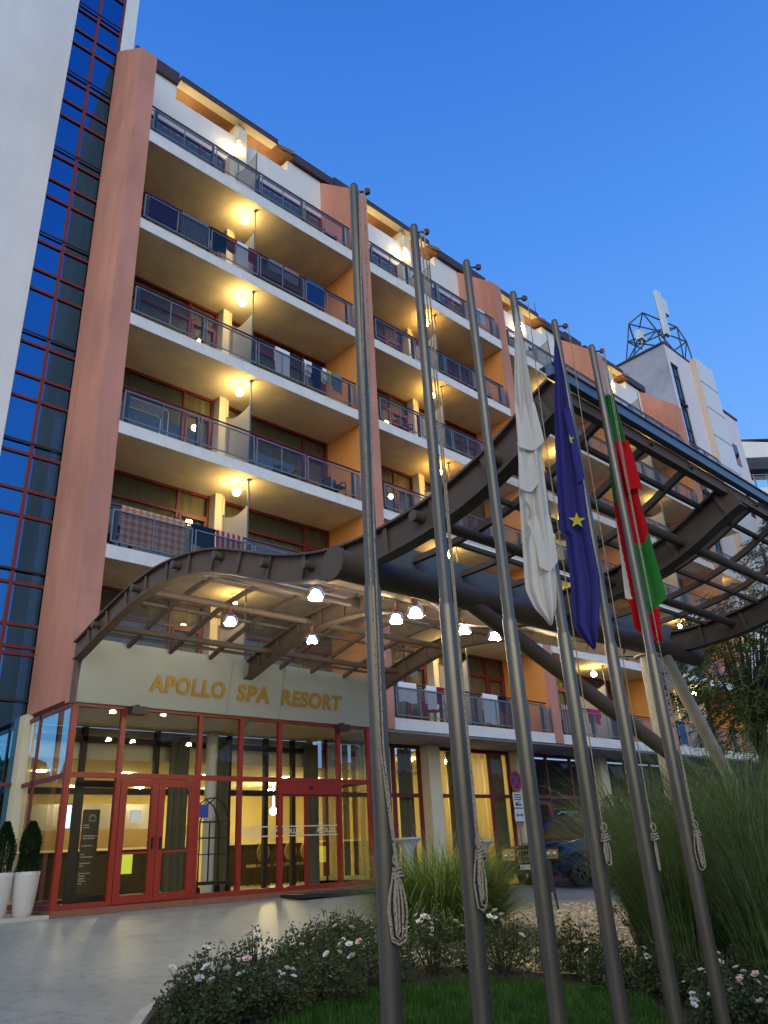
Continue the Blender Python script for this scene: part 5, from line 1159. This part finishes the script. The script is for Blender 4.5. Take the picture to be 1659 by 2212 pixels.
# leafy shrub behind the white and blue flag poles
def shrub(x, y, rad, h, n, mn, label, seed, lf=(.05, .014), name='leafy_shrub'):
    r = random.Random(seed); z = g(x, y) + .02; t = thing(name, label, 'shrub', (x, y, z)); b = MB(); st = MB()
    for k in range(n // 40):
        a = r.uniform(0, 2 * pi); tip = Vector((x + rad * .9 * cos(a) * r.random(), y + rad * .9 * sin(a) * r.random(), z + h * r.uniform(.55, 1.05)))
        base = Vector((x + .1 * cos(a), y + .1 * sin(a), z)); mid = (base + tip) / 2 + Vector((0, 0, h * .12)); end = tip + Vector((cos(a) * .25, sin(a) * .25, -.12))
        pts = [base, mid, tip, end]; st.tube(pts, [.008, .006, .004, .002], 5)
        for q in range(40):
            u = r.uniform(.25, 1) * 3; i_ = min(2, int(u)); f_ = u - i_; p = pts[i_].lerp(pts[i_ + 1], f_); leafq(b, p, lf[0] * r.uniform(.7, 1.3), lf[1] * r.uniform(.8, 1.3), r)
    b.build('foliage', mn, t); st.build('stem', 'bark', t); return t
shrub(9.80, 5.85, .60, 1.80, 6000, 'shrubleaf', 'pale leafy shrub between the flagpoles and the parked car', 61, (.065, .016))
shrub(8.95, 5.30, .42, 1.0, 2600, 'shrubleaf', 'lower thin leafy shrub over the gravel behind the fourth flagpole', 62, (.055, .013))

# rose bushes with countable blooms
def bloom_mesh(mn, seed):
    r = random.Random(seed); b = MB()
    for ring, (n, rad, tilt) in enumerate(((5, .034, .35), (5, .026, .8), (3, .014, 1.2))):
        for k in range(n):
            a = 2 * pi * k / n + ring * .5 + r.uniform(-.2, .2); d = Vector((cos(a) * cos(tilt), sin(a) * cos(tilt), sin(tilt))); s_ = Vector((-sin(a), cos(a), 0))
            b.add([Vector((0, 0, 0)), d * rad * .6 - s_ * rad * .55, d * rad * 1.1 - s_ * rad * .3, d * rad * 1.1 + s_ * rad * .3, d * rad * .6 + s_ * rad * .55], [(0, 1, 2, 3, 4)])
    o = b.build('bloom_source', mn); me = o.data; bpy.data.objects.remove(o); me.name = 'rose_bloom'; return me
BLM = [bloom_mesh('petal', s_) for s_ in (1, 2, 3)] + [bloom_mesh('petalpink', s_) for s_ in (4, 5)]
def rose_bush(x, y, rad, h, nl, nb, label, seed, pink=.15):
    r = random.Random(seed); z = g(x, y) + .02; t = thing('rose_bush', label, 'rose bush', (x, y, z), 'low white rose bushes along the bed'); b = MB(); st = MB()
    for k in range(nl):
        a = r.uniform(0, 2 * pi); rr = rad * math.sqrt(r.random()) * (.92 + .14 * sin(2 * a + seed * 1.7)); hh = h * (1 - .45 * (rr / rad) ** 2) * (.82 + .25 * sin(3 * a + seed)) * (r.random() ** .6)
        leafq(b, (x + rr * cos(a), y + rr * sin(a), z + hh), .036 * r.uniform(.7, 1.5), .022 * r.uniform(.8, 1.3), r)
    for k in range(26):
        a = r.uniform(0, 2 * pi); rr = rad * r.random() * .95; hh = h * (1.02 - .4 * (rr / rad) ** 2) * r.uniform(.8, 1.18); st.tube([(x + .06 * cos(a), y + .06 * sin(a), z), (x + rr * .6 * cos(a), y + rr * .6 * sin(a), z + hh * .6), (x + rr * cos(a), y + rr * sin(a), z + hh)], [.006, .004, .002], 5)
        if k < 12:
            for q in range(9): leafq(b, (x + rr * cos(a) + r.gauss(0, .02), y + rr * sin(a) + r.gauss(0, .02), z + hh * r.uniform(.8, 1.02)), .034, .02, r)
    b.build('foliage', 'roseleaf', t); st.build('stem', 'bark', t)
    for k in range(nb):
        a = r.uniform(0, 2 * pi); rr = rad * r.uniform(.1, .95); hh = h * (1.0 - .40 * (rr / rad) ** 2) * r.uniform(.72, 1.12)
        me = r.choice(BLM[3:] if r.random() < pink else BLM[:3]); o = bpy.data.objects.new('rose_bloom', me); COL.objects.link(o); o.parent = t
        o.location = (rr * cos(a), rr * sin(a), hh); s_ = r.uniform(.75, 1.3); o.scale = (s_, s_, s_); o.rotation_euler = (r.uniform(-.6, .6), r.uniform(-.6, .6), r.uniform(0, 6)); ORG[o.name] = Vector((0, 0, 0))
RB = [(3.85, 6.42, .36, .40, 6, 'low rose bush at the very tip of the bed, cut by the bottom edge'), (4.55, 6.45, .38, .40, 6, 'low rose bush in front, next to the bare soil by the lawn'), (4.10, 6.80, .42, .50, 8, 'rose bush at the left tip of the bed, nearest the pavement'), (4.80, 7.15, .44, .52, 8, 'second rose bush along the pavement edge'), (5.80, 7.55, .42, .50, 8, 'third rose bush along the pavement edge'), (6.45, 7.95, .40, .50, 7, 'fourth rose bush along the pavement edge, at the gravel corner'), (6.95, 8.25, .36, .45, 5, 'small rose bush beside the fountain grass'),
      (5.25, 6.55, .42, .46, 6, 'rose bush on the lawn edge left of the first flagpole'), (6.05, 6.80, .48, .52, 9, 'rose bush right behind the first flagpole'), (6.85, 6.75, .50, .60, 14, 'fullest white rose bush between the first two flagpoles'), (7.45, 6.25, .48, .55, 9, 'rose bush behind the second flagpole'), (8.00, 5.70, .46, .50, 7, 'rose bush between the second and third flagpoles'), (7.8, 5.05, .44, .42, 4, 'dark rose bush between the third and fourth flagpoles'), (7.75, 4.45, .42, .42, 4, 'dark rose bush at the foot of the fifth flagpole'),
      (6.95, 3.45, .36, .40, 16, 'pinkish rose bush in the bottom right corner'), (7.45, 3.75, .40, .46, 14, 'rose bush with a pale cluster under the tall grass'), (7.35, 3.10, .40, .42, 12, 'rose bush at the right edge under the tall grass')]
for i, (x, y, rad, h, nb, lab) in enumerate(RB): rose_bush(x, y, rad, h, 2100, nb, lab, 70 + i, .5 if i >= 14 else .15)

# potted conifers on the raised pavement
def potted(x, y, lab, seed):
    z = .976; t = thing('potted_conifer', lab, 'potted plant', (x, y, z), 'conifers in tall white pots by the entrance'); r = random.Random(seed)
    b = MB(); b.lathe((x, y, z), [(.125, 0), (.15, .06), (.185, .34), (.205, .60), (.205, .66), (.185, .66), (.18, .60)], 28, capt=False)
    b.build('pot', 'pot', t)
    b = MB(); b.lathe((x, y, z), [(.182, .60), (.02, .61)], 20, capb=False); b.tube([(x, y, z + .6), (x, y, z + 1.35)], .015, 6); b.build('soil', 'soil', t)
    b = MB()
    for k in range(9000):
        u = r.random() ** .8; rad = .235 * (1 - u) ** .50 * (.9 + .2 * sin(7 * u + seed)); a = r.uniform(0, 2 * pi); rr = rad * math.sqrt(r.uniform(.25, 1)); d = Vector((cos(a), sin(a), r.uniform(.5, 1.6))).normalized()
        leafq(b, (x + rr * cos(a), y + rr * sin(a), z + .62 + .80 * u), r.uniform(.025, .05), .012, r, 0, d)
    b.build('crown', 'conifer', t)
potted(5.13, 14.28, 'conifer in a tall white pot next to the entrance glass', 3); potted(4.74, 14.36, 'conifer in a pot at the left edge of the photo', 4)

# feathery tree behind the right end of the canopy
def feather_tree(x, y, trunk, crown, rad, n, lab, seed):
    r = random.Random(seed); z = g(x, y); t = thing('feathery_tree', lab, 'tree', (x, y, z)); tr = MB(); b = MB(); c = Vector(crown)
    tr.tube([(x, y, z), (x + .05, y + .1, z + trunk * .5), (x - .05, y, z + trunk), c], [.10, .085, .06, .02], 10)
    for k in range(n):
        while True:
            q = Vector((r.uniform(-1, 1), r.uniform(-1, 1), r.uniform(-1, 1)))
            if .25 < q.length < 1 and (sin(q.x * 5 + seed) * sin(q.y * 4.3) * sin(q.z * 5.1 + 1) > -.28): break
        p = c + Vector((q.x * rad[0], q.y * rad[1], q.z * rad[2]))
        if k % 16 == 0: tr.tube([Vector((x, y, z + trunk + r.uniform(-.3, 1.0))), c + (p - c) * .45 + Vector((r.gauss(0, .2), r.gauss(0, .2), .30)), p + Vector((0, 0, .05))], [.022, .012, .004], 5)
        # a drooping compound leaf: midrib with paired leaflets
        a = math.atan2(q.y, q.x) + r.gauss(0, .7); d = Vector((cos(a), sin(a), r.uniform(-.9, .1))).normalized(); side = d.cross(Vector((0, 0, 1))).normalized(); L = r.uniform(.22, .38)
        for j in range(7):
            pj = p + d * L * j / 7 + Vector((0, 0, -.10 * (j / 7) ** 2))
            for s_ in (-1, 1): leafq(b, pj, r.uniform(.075, .115), .032, r, 0, (side * s_ + d * .55 + Vector((0, 0, r.uniform(-.35, .1)))).normalized())
    tr.build('trunk', 'bark', t); b.build('crown', 'treeleaf', t); return t
feather_tree(17.2, 6.9, 2.6, (16.6, 6.3, 4.7), (2.1, 2.0, 1.8), 1500, 'feathery green tree behind the right end of the canopy', 5)
feather_tree(18.3, 5.2, 3.6, (17.9, 5.0, 6.6), (1.3, 1.5, 2.0), 900, 'taller feathery tree cut by the right edge of the photo', 8)

# ---- unseen trees added behind the camera to darken low reflections in the glass
b = MB(); r_ = random.Random(91); pts = []
path = [(-34, 34), (-36, 10), (-34, -8), (-26, -22), (-8, -30), (14, -32), (36, -30), (58, -24), (78, -10)]
for (x0, y0_), (x1, y1_) in zip(path[:-1], path[1:]):
    for k in range(8): u = k / 8; pts.append((x0 + (x1 - x0) * u, y0_ + (y1_ - y0_) * u))
for (x, y) in pts:
    for q in range(3):
        xx = x + r_.gauss(0, 1.2); yy = y + r_.gauss(0, 1.2); hh = r_.uniform(6.5, 10.5); rr = r_.uniform(1.8, 3.0)
        prof_ = [(rr * (.35 + .65 * sin(pi * min(1, .12 + .88 * k / 7)) * r_.uniform(.8, 1.15)), hh * k / 7) for k in range(8)] + [(.2, hh * 1.03)]
        b.lathe((xx, yy, -.6), prof_, 9, 0, False)
tag(b.build('added_trees', 'addedleaf'), kind='stuff')
